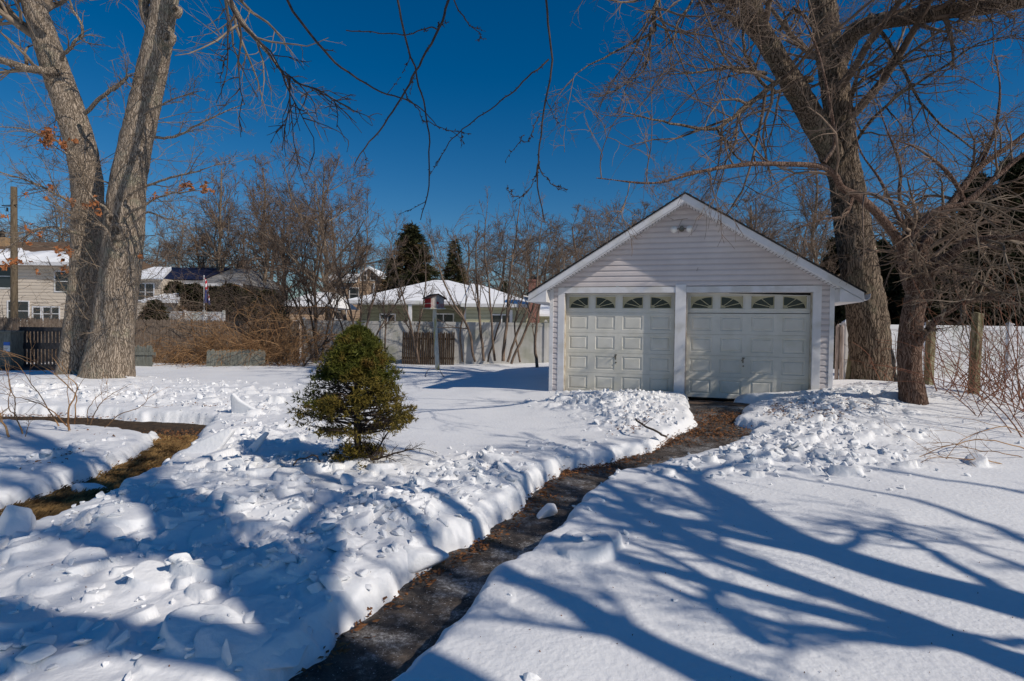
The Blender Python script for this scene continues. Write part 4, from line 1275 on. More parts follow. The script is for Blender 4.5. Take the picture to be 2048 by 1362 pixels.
# lower wings to the right of the trunk
for nm, pxa, pxb, pe, pr, yo in (('wing', 262, 322, 556, 541, -2.0), ('porch', 300, 352, 603, 590, -3.2)):
    a = at(pxa, pe, LY + yo); b = at(pxb, pe, LY + yo); zr = at(pxa, pr, LY + yo + 1.8)[2]
    mb = MB(); lap(mb, a[0] - lx0, b[0] - lx0, 0, a[2], yo, .2, .03); mb.poly([(b[0] - lx0, yo, 0), (b[0] - lx0, 0, 0), (b[0] - lx0, 0, a[2]), (b[0] - lx0, yo, a[2])]); mb.build('wall', M['beige_siding'], lh)
    mb = MB(); X0, X1 = a[0] - lx0 - .2, b[0] - lx0 + .35
    mb.hexa([(X0, yo - .4, a[2] - .08), (X1, yo - .4, a[2] - .08), (X1 - 1.2, yo + 2.4, zr + .1), (X0, yo + 2.4, zr + .1), (X0, yo - .4, a[2] + .08), (X1, yo - .4, a[2] + .08), (X1 - 1.2, yo + 2.4, zr + .3), (X0, yo + 2.4, zr + .3)]); mb.build('roof_snow', M['roofsnow'], lh)
p = at(276, 600, LY - 2.0); win(lh, p[0] - lx0, p[2], .9, .9, y=-2.04)

# solar roof house
SYy = 42.0
sa = at(300, 572, SYy); sb = at(480, 572, SYy)
sh = thing('solar_roof_house', 'low house with dark blue solar panels on its roof above the hedge', 'house', (sa[0], SYy, 0), 0)
W_ = sb[0] - sa[0]; ez = at(420, 568, SYy)[2]; rz = at(345, 536, SYy + 5)[2]
mb = MB(); lap(mb, 0, W_, 0, ez, 0, .2, .03); mb.poly([(0, 0, 0), (0, 9, 0), (0, 9, ez), (0, 0, ez)]); mb.poly([(W_, 0, 0), (W_, 9, 0), (W_, 9, ez), (W_, 0, ez)]); mb.build('wall', M['beige_siding'], sh)
mb = MB(); xr0 = at(340, 536, SYy + 5)[0] - sa[0]; hip(mb, -.4, W_ + .4, -.4, 10, ez, rz, xr0, W_ - 1.5, 5); mb.build('roof', mat('grey_shingle', (.2, .19, .18), (.3, .29, .28), scale=3, rough=.9), sh)
mb = MB(); mb.box(-.4, W_ + .4, -.5, -.42, ez - .18, ez + .02); mb.build('gutter', M['vinyl'], sh)
mb = MB(); sl = (rz - ez) / 5.4
for i in range(5):
    for j in range(3):
        x = xr0 + .1 + i * 1.02; y0_ = .5 + j * 1.45; y1_ = y0_ + 1.4; f_ = lambda y: ez + sl * (y + .4) + .10
        if x + .98 > W_ - .2: continue
        mb.hexa([(x, y0_, f_(y0_) - .03), (x + .98, y0_, f_(y0_) - .03), (x + .98, y1_, f_(y1_) - .03), (x, y1_, f_(y1_) - .03), (x, y0_, f_(y0_)), (x + .98, y0_, f_(y0_)), (x + .98, y1_, f_(y1_)), (x, y1_, f_(y1_))])
mb.build('solar_panel', M['solar'], sh)

# small house with snowy roof left of centre
KY = 38.0
ka = at(556, 640, KY); kb = at(650, 640, KY)
kh = thing('small_house', 'small brown house with a steep snow-covered roof behind the brambles', 'house', (ka[0], KY, 0), 0)
W_ = kb[0] - ka[0]; ez = at(600, 613, KY)[2]; rz = at(600, 584, KY + 3)[2]
mb = MB(); lap(mb, 0, W_, 0, ez, 0, .2, .03); mb.poly([(0, 0, 0), (0, 7, 0), (0, 7, ez), (0, 0, ez)]); mb.build('wall', M['tan_siding'], kh)
mb = MB(); hip(mb, -.4, W_ + .4, -.4, 7, ez, rz, W_ * .42, W_ * .95, 3); mb.build('roof_snow', M['roofsnow'], kh)
win(kh, .7, 1.0, .7, .9); win(kh, 2.0, 1.0, .7, .9)

# tall tan house
TY = 48.0
ta = at(648, 640, TY); tb = at(762, 640, TY)
tth = thing('tall_house', 'tall tan house with a white-edged gable rising behind the snowy hip roof', 'house', (ta[0], TY, 0), 0)
W_ = tb[0] - ta[0]; ez = at(740, 566, TY)[2]
mb = MB(); lap(mb, 0, W_, 0, ez, 0, .2, .03); gw0, gw1 = at(716, 560, TY)[0] - ta[0], at(762, 560, TY)[0] - ta[0]; gz = at(738, 537, TY)[2]
mb.poly([(gw0, -.02, ez), (gw1, -.02, ez), (gw1, -.02, ez + .45), ((gw0 + gw1) / 2, -.02, gz), (gw0, -.02, ez + .45)]); mb.poly([(W_, 0, 0), (W_, 8, 0), (W_, 8, ez), (W_, 0, ez)]); mb.build('wall', M['tan_siding'], tth)
mb = MB(); gm = (gw0 + gw1) / 2
for a_, b_ in (((gw0 - .15, gm, 1), (0, 0, 0)),): pass
mb.hexa([(gw0 - .25, -.3, ez + .25), (gm, -.3, gz), (gm, 5, gz), (gw0 - .25, 5, ez + .25), (gw0 - .25, -.3, ez + .42), (gm, -.3, gz + .18), (gm, 5, gz + .18), (gw0 - .25, 5, ez + .42)])
mb.hexa([(gm, -.3, gz), (gw1 + .25, -.3, ez + .25), (gw1 + .25, 5, ez + .25), (gm, 5, gz), (gm, -.3, gz + .18), (gw1 + .25, -.3, ez + .42), (gw1 + .25, 5, ez + .42), (gm, 5, gz + .18)])
mb.hexa([(-.3, -.4, ez), (gw0 - .1, -.4, ez), (gw0 - .1, 4, ez + 1.0), (-.3, 4, ez + 1.0), (-.3, -.4, ez + .12), (gw0 - .1, -.4, ez + .12), (gw0 - .1, 4, ez + 1.12), (-.3, 4, ez + 1.12)])
mb.build('roof', M['roofsnow'], tth)
for px, pz, w, h in ((722, 560, .45, .8), (742, 560, .45, .8), (671, 638, .9, 1.2), (673, 600, .7, 1.0), (700, 600, .7, 1.0)):
    p = at(px, pz, TY); win(tth, p[0] - ta[0], p[2], w, h, mullion=False)
mb = MB(); x = at(748, 600, TY)[0] - ta[0]; mb.box(x - .07, x + .07, -.12, -.03, 0, ez); mb.build('downpipe', M['vinyl'], tth)

# flag
fp = at(408, 640, 29.5)
fg = thing('flag', 'red white and blue striped flag hanging furled on a pole above the brambles', 'flag', (fp[0], fp[1], 0), 0)
zt = at(408, 553, 29.5)[2]
mb = MB(); mb.cyl((0, 0, 0), (0, 0, zt), .025, .02, 8); mb.cyl((0, 0, zt), (0, 0, zt + .06), .04, .02, 8); mb.build('pole', M['vinyl'], fg)
nz, nx = 60, 14; V = []; mi = []
for i in range(nz):
    for j in range(nx):
        s = i / (nz - 1); t_ = j / (nx - 1)
        wd = .10 + .30 * s ** .8 * (1 - .35 * s)
        V.append((.03 + wd * t_, .06 * math.sin(t_ * 9 + s * 4), zt - .08 - 1.25 * s - .12 * t_))
Qs = []
for i in range(nz - 1):
    for j in range(nx - 1):
        a = i * nx + j; Qs.append((a, a + 1, a + nx + 1, a + nx))
        s = i / nz; t_ = j / nx
        mi.append(2 if (t_ < .45 and s > .42) or s > .8 else (0 if int((t_ * 3 + s * 9)) % 2 == 0 else 1))
link('cloth', np_mesh('cloth', np.array(V), [np.array(Qs)], [M['flagred'], M['flagwhite'], M['flagblue']], True, mi), fg)

# utility pole and wires
up_ = at(28, 640, 30)
upz = at(30, 374, 30)[2]
ut = thing('utility_pole', 'tall brown utility pole in front of the beige house', 'utility pole', (up_[0], up_[1], 0), 0)
mb = MB(); mb.cyl((0, 0, -.2), (0.05, 0, upz), .17, .14, 14); mb.build('pole', M['utility'], ut, smooth=True)
mb = MB(); mb.cyl((-.22, -.1, upz - 1.3), (-.22, -.1, upz - 1.1), .05, .04, 8); mb.cyl((-.5, -.1, upz - 1.0), (.3, -.1, upz - .95), .025, .025, 6); mb.build('insulator', M['wire'], ut)
W_P = []
for (z0_, x1_, z1_, sag) in ((upz - 1.0, -14, upz + .2, .6), (upz - 1.4, -14, upz - 1.2, .7), (upz - 1.6, 14, upz - 3.2, 1.0), (upz - 1.9, 14, upz - 3.6, 1.0), (upz - 2.0, -10, upz - 3.5, .5)):
    s = np.linspace(0, 1, 24); W_P.append(np.stack([x1_ * s, 2 * s, z0_ + (z1_ - z0_) * s - sag * 4 * s * (1 - s)], 1))
W_P = np.array(W_P); tube_obj('wire', [(W_P, np.full(W_P.shape[:2], .012), 4)], M['wire'], ut)
print('setting done')

# ================================================================== TREES
def crown_obj(name, batches, m, parent):
    return tube_obj(name, batches, m, parent, world=True)


def trunk_obj(name, arrs, m, parent):
    V, Q = join(arrs)
    return link(name, np_mesh(name, V, [Q], m), parent, world=True)


# ---- big twin-stem oak on the left
rng = np.random.RandomState(101)
ob_ = gnd(205, 765, SD)
OY = ob_[1]
oak = thing('oak_tree', 'huge twin-stemmed oak with ridged grey bark and a few dead leaves, left of the yard', 'tree', (ob_[0], OY, 0))
A1 = px_pts([(212, 800, OY, .66), (216, 745, OY, .62), (226, 660, OY, .545), (238, 560, OY, .52), (248, 460, OY, .51), (256, 370, OY, .46), (275, 270, OY, .42), (296, 180, OY, .395), (313, 100, OY - .1, .37), (327, 20, OY - .2, .33), (336, -70, OY - .3, .33), (350, -260, OY - .3, .27), (330, -500, OY, .2), (300, -800, OY, .1)])
A2 = px_pts([(142, 790, OY + .7, .50), (148, 740, OY + .7, .44), (157, 640, OY + .7, .36), (167, 540, OY + .7, .37), (175, 440, OY + .7, .41), (173, 360, OY + .7, .42), (160, 285, OY + .7, .41), (138, 215, OY + .7, .40), (112, 140, OY + .7, .37), (88, 70, OY + .6, .34), (66, 5, OY + .5, .31), (45, -80, OY + .4, .27), (10, -300, OY, .2), (-30, -600, OY, .1)])
A1 = [(x, y, z, r_ * (.93 if z < 1.2 else .84)) for x, y, z, r_ in A1]
A2 = [(x, y, z, r_ * (.88 if z < 1.2 else .84)) for x, y, z, r_ in A2]
trunk_obj('trunk', [trunk_arrays(A1, 64, .07, .022, .05, .22, 3)], M['oak'], oak)
trunk_obj('trunk', [trunk_arrays(A2, 52, .07, .018, .05, .18, 5)], M['oak'], oak)
mainO = [limb(A1, 40), limb(A2, 40)]
# scars and knots
for (px, py, r_k) in ((232, 462, .16), (222, 440, .12), (350, 20, .10), (335, 75, .12)):
    p = at(px, py, OY - .45 if py > 300 else OY - .38); mb = MB()
    Vk = []; Fk = []
    c = Vector(p); k = 14
    for i, (rr0, dd) in enumerate(((1.3, .10), (1.05, -.02), (.7, -.04), (.45, .04), (.05, .08))):
        for j in range(k):
            q = 2 * PI * j / k; Vk.append(c + Vector((math.cos(q) * rr0 * r_k * (1 + .12 * math.sin(3 * q + i)), dd, math.sin(q) * rr0 * r_k * 1.2)))
    for i in range(4):
        for j in range(k):
            Fk.append((i * k + j, i * k + (j + 1) % k, (i + 1) * k + (j + 1) % k, (i + 1) * k + j))
    o = link('knot', np_mesh('knot', np.array([v[:] for v in Vk]), [np.array(Fk)], M['oak']), oak, world=True)
limbsO = [
    limb(px_pts([(112, 140, OY + .4, .10), (70, 133, OY + .2, .09), (0, 113, OY, .075), (-120, 70, OY, .05), (-260, 40, OY, .02)]), 20, .02, 1),
    limb(px_pts([(170, 225, OY + .3, .05), (205, 195, OY, .045), (245, 165, OY - .2, .04), (262, 150, OY - .4, .02)]), 20, .01, 2),
    limb(px_pts([(120, 120, OY + .3, .05), (135, 95, OY, .04), (160, 50, OY - .2, .03), (130, -10, OY - .3, .02)]), 20, .02, 3),
    limb(px_pts([(300, 272, OY - .3, .035), (345, 272, OY - .5, .028), (400, 245, OY - .8, .02), (490, 207, OY - 1, .008)]), 20, .01, 4),
    limb(px_pts([(290, 230, OY - .3, .03), (320, 215, OY - .5, .024), (360, 195, OY - .8, .016), (410, 180, OY - 1, .006)]), 20, .01, 5),
    limb(px_pts([(255, 395, OY - .4, .035), (300, 370, OY - .7, .028), (370, 350, OY - 1, .02), (435, 328, OY - 1.3, .007)]), 20, .012, 6),
    limb(px_pts([(250, 430, OY - .4, .03), (300, 405, OY - .7, .024), (350, 385, OY - 1, .018), (425, 382, OY - 1.3, .006)]), 20, .012, 7),
    limb(px_pts([(250, 470, OY - .4, .03), (290, 430, OY - .7, .024), (330, 440, OY - 1, .018), (390, 450, OY - 1.3, .006)]), 20, .012, 8),
    limb(px_pts([(170, 330, OY + .2, .035), (120, 290, OY, .03), (60, 265, OY, .02), (-30, 250, OY, .008)]), 20, .012, 9),
    limb(px_pts([(168, 420, OY + .2, .04), (110, 385, OY - .2, .03), (40, 355, OY - .3, .02), (-40, 330, OY - .4, .008)]), 20, .012, 10),
    limb(px_pts([(168, 470, OY + .2, .035), (110, 455, OY - .2, .03), (50, 470, OY - .3, .02), (-20, 520, OY - .4, .008)]), 20, .012, 11),
    limb(px_pts([(232, 500, OY - .4, .035), (205, 455, OY - .7, .03), (160, 430, OY - .9, .02), (90, 400, OY - 1, .008)]), 20, .012, 12),
    limb(px_pts([(225, 430, OY - .4, .03), (170, 380, OY - .7, .024), (150, 320, OY - .9, .016), (100, 290, OY - 1, .008)]), 20, .012, 13),
    limb(px_pts([(90, 60, OY + .3, .07), (45, -10, OY, .06), (-20, -40, OY, .05), (-140, -80, OY, .02)]), 20, .02, 14),
    limb(px_pts([(312, 60, OY - .2, .09), (292, 20, OY - .1, .11), (300, -50, OY, .10), (260, -200, OY, .07)]), 20, .02, 15),
    # high limbs arching to the right, entering the frame from above
    limb(px_pts([(340, -120, OY - .3, .16), (400, -110, OY - 1, .12), (440, -50, OY - 2, .08), (475, 20, OY - 3, .06), (520, 75, OY - 3.6, .04), (560, 140, OY - 4, .012)]), 20, .02, 16),
]
LO = cat(*limbsO)
shoots = spawn(cat(*mainO), 26, .12, .62, 1.2, 0, .0, 7, .13, .02, rng, lenabs=1.9, rmin=.012, bias=(.0, -.8, 0))
top1 = spawn(cat(*mainO), 16, .66, 1, .8, .22, .35, 9, .08, .09, rng, rmin=.02, bias=(-.4, .2, .4))
B1 = spawn(LO, 9, .2, 1, .75, .38, .5, 7, .16, .0, rng, rmin=.008)
B1b = spawn(top1, 9, .15, 1, .8, .5, .5, 7, .15, .0, rng, rmin=.01)
B2 = spawn(cat(B1, B1b, shoots), 6, .15, 1, .8, .5, .55, 5, .2, .0, rng, rmin=.005)
B3 = spawn(B2, 3.2, .15, 1, .75, .5, .6, 4, .2, .0, rng, rmin=.0038)
for i_ in range(len(LO[0])): trunk_obj('limb', [tubes([(LO[0][i_:i_ + 1], LO[1][i_:i_ + 1], 10)])], M['oak'], oak)
crown_obj('crown', [(*top1, 8), (*B1, 5), (*B1b, 5), (*shoots, 5), (*B2, 4), (*B3, 3)], M['twig_grey'], oak)
C = []
for (px, py, sx, sy, n) in [(97, 270, 9, 12, 70), (92, 285, 8, 8, 30), (128, 290, 7, 7, 26), (150, 280, 4, 4, 10), (368, 373, 6, 5, 18), (382, 372, 4, 8, 12), (408, 378, 6, 6, 22), (425, 383, 4, 4, 8), (310, 392, 5, 4, 10), (333, 384, 4, 3, 6),
                            (104, 372, 5, 5, 10), (52, 391, 4, 4, 7), (95, 398, 3, 3, 6), (146, 404, 5, 5, 10), (168, 412, 4, 4, 10), (190, 408, 7, 9, 24), (196, 425, 5, 5, 12), (57, 460, 5, 6, 12), (80, 470, 4, 4, 9), (57, 487, 6, 4, 10), (8, 432, 4, 3, 7), (115, 500, 9, 5, 16), (136, 505, 6, 8, 18), (32, 522, 20, 5, 26), (10, 534, 8, 5, 12), (130, 538, 6, 6, 14), (75, 545, 5, 4, 6), (280, 510, 5, 4, 5)]:
    for _ in range(n): C.append(at(px + sx * rng.randn() * .7, py + sy * rng.randn() * .7, OY - .9 + .15 * rng.randn()))
V, T = leaf_mesh(np.array(C), .055, rng, .8)
link('dead_leaves', np_mesh('dead_leaves', V, [T], M['deadleaf'], smooth=False), oak, world=True)

# ---- big maple right, behind the garage corner
rng = np.random.RandomState(202)
MY = 13.6
mp0 = at(1748, 778, MY)
maple = thing('maple_tree', 'massive leaning maple with deeply furrowed bark rising right behind the garage', 'tree', (mp0[0], MY, .2))
A1 = px_pts([(1754, 830, MY, .54), (1747, 770, MY, .50), (1741, 700, MY, .45), (1733, 620, MY, .42), (1719, 540, MY, .40), (1705, 450, MY, .385), (1695, 380, MY, .37), (1686, 320, MY, .34), (1678, 240, MY, .31), (1666, 150, MY, .30), (1652, 60, MY, .29), (1640, -30, MY, .28), (1628, -180, MY, .25), (1640, -420, MY, .17), (1630, -700, MY, .08)])
A2 = px_pts([(1693, 380, MY, .26), (1668, 320, MY - .1, .27), (1640, 265, MY - .2, .265), (1610, 210, MY - .3, .25), (1575, 150, MY - .5, .235), (1540, 95, MY - .6, .22), (1508, 35, MY - .8, .22), (1488, -30, MY - .9, .20), (1450, -140, MY - 1, .16), (1400, -300, MY - 1, .1)])
A3 = px_pts([(1680, 130, MY, .16), (1700, 75, MY - .3, .19), (1740, 48, MY - .7, .18), (1810, 36, MY - 1.2, .165), (1900, 22, MY - 1.8, .15), (2048, 0, MY - 2.5, .13), (2250, -60, MY - 3.2, .07)])
trunk_obj('trunk', [trunk_arrays(A1, 64, .07, .035, .05, .08, 11)], M['maple'], maple)
trunk_obj('limb', [trunk_arrays(A2, 44, .07, .025, .07, 0, 12)], M['maple'], maple)
trunk_obj('limb', [trunk_arrays(A3, 36, .07, .018, .08, 0, 13)], M['maple'], maple)
mainM = [limb(A1, 40), limb(A2, 40), limb(A3, 40)]
LM = cat(
    limb(px_pts([(1622, 160, MY - .3, .10), (1570, 158, MY - .9, .085), (1525, 188, MY - 1.4, .07), (1470, 230, MY - 2, .05), (1432, 256, MY - 2.4, .042), (1370, 247, MY - 2.8, .03), (1313, 237, MY - 3.2, .022), (1239, 222, MY - 3.6, .009)]), 24, .015, 21),
    limb(px_pts([(1432, 256, MY - 2.4, .035), (1455, 290, MY - 2.4, .028), (1485, 325, MY - 2.3, .02)]), 24, .01, 22),
    limb(px_pts([(1420, -120, MY - 1, .09), (1350, -60, MY - 1.4, .075), (1308, 10, MY - 1.8, .055), (1296, 60, MY - 2, .04), (1230, 95, MY - 2.2, .025), (1175, 130, MY - 2.4, .016), (1128, 176, MY - 2.6, .006)]), 24, .02, 23),
    limb(px_pts([(1300, 55, MY - 2, .035), (1292, 110, MY - 2, .025), (1270, 150, MY - 2.2, .018), (1220, 185, MY - 2.3, .007)]), 24, .012, 24),
    limb(px_pts([(1585, 170, MY - .6, .06), (1545, 175, MY - 1, .05), (1500, 125, MY - 1.3, .04), (1490, 60, MY - 1.5, .035), (1470, -20, MY - 1.7, .02)]), 24, .015, 25),
    limb(px_pts([(1530, 150, MY - .8, .055), (1470, 140, MY - 1.3, .04), (1400, 150, MY - 1.8, .025), (1320, 150, MY - 2.2, .01)]), 24, .02, 26),
    limb(px_pts([(1690, 260, MY - .2, .06), (1705, 185, MY - .8, .05), (1740, 120, MY - 1.3, .035), (1790, 60, MY - 1.6, .015)]), 24, .015, 27),
    limb(px_pts([(1700, 190, MY - .4, .05), (1720, 165, MY - .8, .04), (1790, 130, MY - 1.4, .03), (1900, 110, MY - 2, .02), (2048, 70, MY - 2.6, .008)]), 24, .015, 28),
    limb(px_pts([(1680, 330, MY - .4, .05), (1760, 230, MY - 1.4, .04), (1850, 160, MY - 2, .03), (1960, 90, MY - 2.6, .02), (2048, 65, MY - 3, .008)]), 24, .01, 29),
    limb(px_pts([(1560, 60, MY - .7, .055), (1600, 20, MY - 1.1, .045), (1640, 60, MY - 1.5, .03), (1700, 120, MY - 1.9, .015)]), 24, .02, 30),
    limb(px_pts([(1640, -60, MY - .3, .10), (1560, -120, MY - 1, .08), (1450, -60, MY - 1.8, .05), (1380, 20, MY - 2.3, .03), (1340, 90, MY - 2.6, .01)]), 24, .02, 31),
    limb(px_pts([(1740, 30, MY - .7, .06), (1790, 110, MY - 1.3, .045), (1850, 215, MY - 1.7, .03), (1950, 300, MY - 2, .02), (2030, 350, MY - 2.2, .008)]), 24, .015, 32),
)
top1 = spawn(cat(*mainM), 12, .5, 1, .85, .3, .35, 9, .12, .05, rng, rmin=.02)
B1 = spawn(LM, 12, .12, 1, .85, .42, .5, 7, .2, .01, rng, rmin=.009)
B1c = spawn(cat(*mainM), 7, .3, .95, 1.1, 0, 0, 7, .16, .0, rng, lenabs=2.4, rmin=.016, bias=(0, -.7, 0))
B1b = spawn(top1, 9, .15, 1, .85, .5, .5, 7, .17, .02, rng, rmin=.011)
B2 = spawn(cat(B1, B1b, B1c), 8, .15, 1, .85, .5, .55, 5, .24, .0, rng, rmin=.0055)
B3 = spawn(B2, 4.4, .15, 1, .8, .5, .6, 4, .25, .0, rng, rmin=.004)
LM = (LM[0], LM[1] * .78)
for i_ in range(len(LM[0])): trunk_obj('limb', [tubes([(LM[0][i_:i_ + 1], LM[1][i_:i_ + 1], 10)])], M['maple'], maple)
crown_obj('crown', [(*top1, 8), (*B1, 5), (*B1b, 5), (*B1c, 5), (*B2, 4), (*B3, 3)], M['twig'], maple)

# ---- reddish forked tree in front of it
rng = np.random.RandomState(303)
c0 = gnd(1826, 822, SD); KYY = c0[1]
ch = thing('forked_tree', 'small reddish-barked tree with twisted arching limbs and dense drooping twigs', 'tree', (c0[0], KYY, .2))
A1 = px_pts([(1838, 850, KYY, .25), (1829, 815, KYY, .215), (1820, 760, KYY, .185), (1818, 700, KYY, .175), (1824, 640, KYY, .17), (1834, 590, KYY, .155), (1841, 560, KYY, .14), (1846, 540, KYY, .08)])
limbsK = [
    px_pts([(1832, 600, KYY, .10), (1820, 575, KYY, .095), (1809, 536, KYY, .085), (1806, 492, KYY - .1, .075), (1833, 456, KYY - .2, .068), (1875, 422, KYY - .3, .06), (1930, 405, KYY - .4, .05), (1990, 355, KYY - .5, .04), (2060, 300, KYY - .6, .03), (2160, 250, KYY - .8, .015)]),
    px_pts([(1838, 590, KYY, .11), (1840, 550, KYY + .1, .105), (1843, 510, KYY + .2, .095), (1862, 466, KYY + .3, .085), (1884, 433, KYY + .4, .075), (1912, 395, KYY + .4, .062), (1960, 335, KYY + .4, .05), (2048, 270, KYY + .3, .035), (2140, 180, KYY + .2, .015)]),
    px_pts([(1834, 585, KYY - .05, .11), (1840, 552, KYY - .2, .10), (1866, 528, KYY - .4, .09), (1900, 512, KYY - .6, .075), (1935, 485, KYY - .8, .06), (2000, 475, KYY - 1.1, .045), (2070, 480, KYY - 1.4, .03), (2160, 520, KYY - 1.7, .012)]),
    px_pts([(1836, 692, KYY - .1, .055), (1850, 668, KYY - .3, .053), (1872, 642, KYY - .5, .05), (1912, 613, KYY - .8, .043), (1960, 595, KYY - 1.1, .036), (2015, 603, KYY - 1.4, .028), (2080, 625, KYY - 1.7, .012)]),
    px_pts([(1806, 500, KYY - .05, .07), (1790, 470, KYY - .2, .068), (1750, 422, KYY - .5, .062), (1715, 392, KYY - .8, .056), (1684, 376, KYY - 1.0, .050), (1668, 348, KYY - 1.2, .046), (1636, 332, KYY - 1.4, .040), (1560, 328, KYY - 1.7, .034), (1493, 329, KYY - 1.9, .028), (1401, 343, KYY - 2.1, .021), (1308, 366, KYY - 2.3, .014), (1193, 356, KYY - 2.5, .004)]),
    px_pts([(1648, 326, KYY - 1.3, .034), (1669, 287, KYY - 1.3, .026), (1662, 222, KYY - 1.4, .021), (1648, 150, KYY - 1.5, .017), (1632, 93, KYY - 1.6, .014), (1591, 0, KYY - 1.7, .008)]),
    px_pts([(1846, 560, KYY - .1, .05), (1862, 600, KYY - .4, .045), (1858, 560, KYY - .5, .042), (1886, 530, KYY - .7, .032), (1950, 560, KYY - 1.1, .02), (2048, 615, KYY - 1.5, .01)]),
    px_pts([(1706, 388, KYY - .8, .035), (1690, 430, KYY - 1, .022), (1640, 440, KYY - 1.2, .015), (1560, 470, KYY - 1.5, .006)]),
    px_pts([(1930, 405, KYY - .4, .035), (1900, 350, KYY - .5, .028), (1840, 300, KYY - .7, .02), (1790, 280, KYY - .9, .008)]),
    px_pts([(1830, 458, KYY - .2, .04), (1800, 400, KYY - .3, .03), (1800, 330, KYY - .4, .022), (1770, 250, KYY - .5, .012), (1750, 190, KYY - .6, .006)]),
    px_pts([(1960, 335, KYY + .4, .035), (1990, 260, KYY + .2, .025), (2000, 180, KYY, .015), (1990, 110, KYY, .007)]),
    px_pts([(1845, 505, KYY + .2, .04), (1800, 440, KYY + .3, .03), (1760, 360, KYY + .4, .022), (1720, 300, KYY + .5, .014), (1700, 220, KYY + .5, .007)]),
]
LK = cat(*[limb(p, 26, .008, 40 + i) for i, p in enumerate(limbsK)])
trunk_obj('trunk', [trunk_arrays(A1, 44, .05, .014, .09, .12, 17, .3)], M['cherry'], ch)
for i, p in enumerate(limbsK): trunk_obj('limb', [trunk_arrays(p, 18, .08, .004, .08, 0, 60 + i)], M['cherry'], ch)
B1 = spawn(LK, 9, .15, 1, .9, .30, .5, 8, .17, -.035, rng, rmin=.008)
B2 = spawn(B1, 7, .1, 1, .75, .6, .55, 6, .17, -.05, rng, rmin=.005)
B3 = spawn(B2, 3.4, .1, 1, .7, .6, .6, 5, .17, -.06, rng, rmin=.0036)
crown_obj('crown', [(*B1, 5), (*B2, 4), (*B3, 3)], M['twig_pink'], ch)
# the very dense drooping mass at the right edge: an older tangle under the arching limbs
rng = np.random.RandomState(304)
sel = cat(*[limb(p, 26, .008, 90 + i) for i, p in enumerate([limbsK[0], limbsK[1], limbsK[2], limbsK[3], limbsK[6]])])
D1 = spawn(sel, 8, .42, 1, 1.0, 0, .4, 9, .18, -.06, rng, lenabs=1.25, rmin=.006)
D2 = spawn(D1, 6, .1, 1, .7, .6, .6, 6, .2, -.07, rng, rmin=.0038)
D3 = spawn(D2, 2.0, .1, 1, .7, .6, .6, 5, .2, -.07, rng, rmin=.0028)
crown_obj('drooping_twigs', [(*D1, 5), (*D2, 4), (*D3, 3)], M['twig_grey'], ch)

# ---- multi-stem tree behind the camera, its branches hang into the top of the frame
rng = np.random.RandomState(404)
ov = thing('overhanging_tree', 'dark thin branches of a multi-stemmed tree hanging down into the blue sky', 'tree', (5.6, -.6, 0))
ST = [
    [(6.0, .9, -.1, .22), (5.95, .92, 1.2, .19), (6.0, .95, 2.6, .17), (6.2, .98, 3.4, .16), (6.47, .99, 4.0, .15), (6.98, 1.06, 4.7, .12), (7.8, 1.5, 5.5, .085), (8.5, 1.9, 6.4, .05), (9.0, 2.2, 7.4, .02)],
    [(5.35, .15, -.1, .18), (5.25, .2, 1.2, .14), (5.2, .4, 2.4, .115), (5.6, .75, 3.4, .095), (5.9, 1.0, 4.2, .085), (6.45, 1.3, 5.0, .065), (7.0, 1.7, 5.8, .045), (7.4, 1.9, 6.8, .02)],
    [(5.0, -.55, -.1, .20), (4.95, -.5, 1.5, .16), (5.05, -.4, 2.8, .14), (5.2, -.33, 3.9, .12), (5.5, -.37, 4.6, .10), (5.9, -.35, 5.4, .08), (6.3, -.3, 6.5, .06), (6.5, 0, 8, .02)],
    [(4.9, -1.7, -.1, .38), (4.9, -1.6, 1.5, .30), (4.85, -1.4, 3.2, .26), (4.9, -1.0, 5.0, .25), (4.9, -.7, 6.3, .22), (4.9, -.25, 7.4, .18), (4.8, .1, 9.0, .12), (4.7, .4, 11.0, .05)],
]
for i, s_ in enumerate(ST):
    trunk_obj('trunk', [trunk_arrays(s_, 32, .09, .012, .06, .12, 70 + i)], M['maple'], ov)
mainV = [limb(s_, 40) for s_ in ST]
sx_ = lambda p: p
def fromshadow(lst):
    """limb whose shadow runs along the given ground points: (px, py, height, radius)"""
    out = []
    for px, py, z, r_ in lst:
        g_ = gnd(px, py, SD); k = z / math.tan(SUN_EL)
        out.append((g_[0] + SX * k, g_[1] + SY * k, z + SD, r_))
    return out


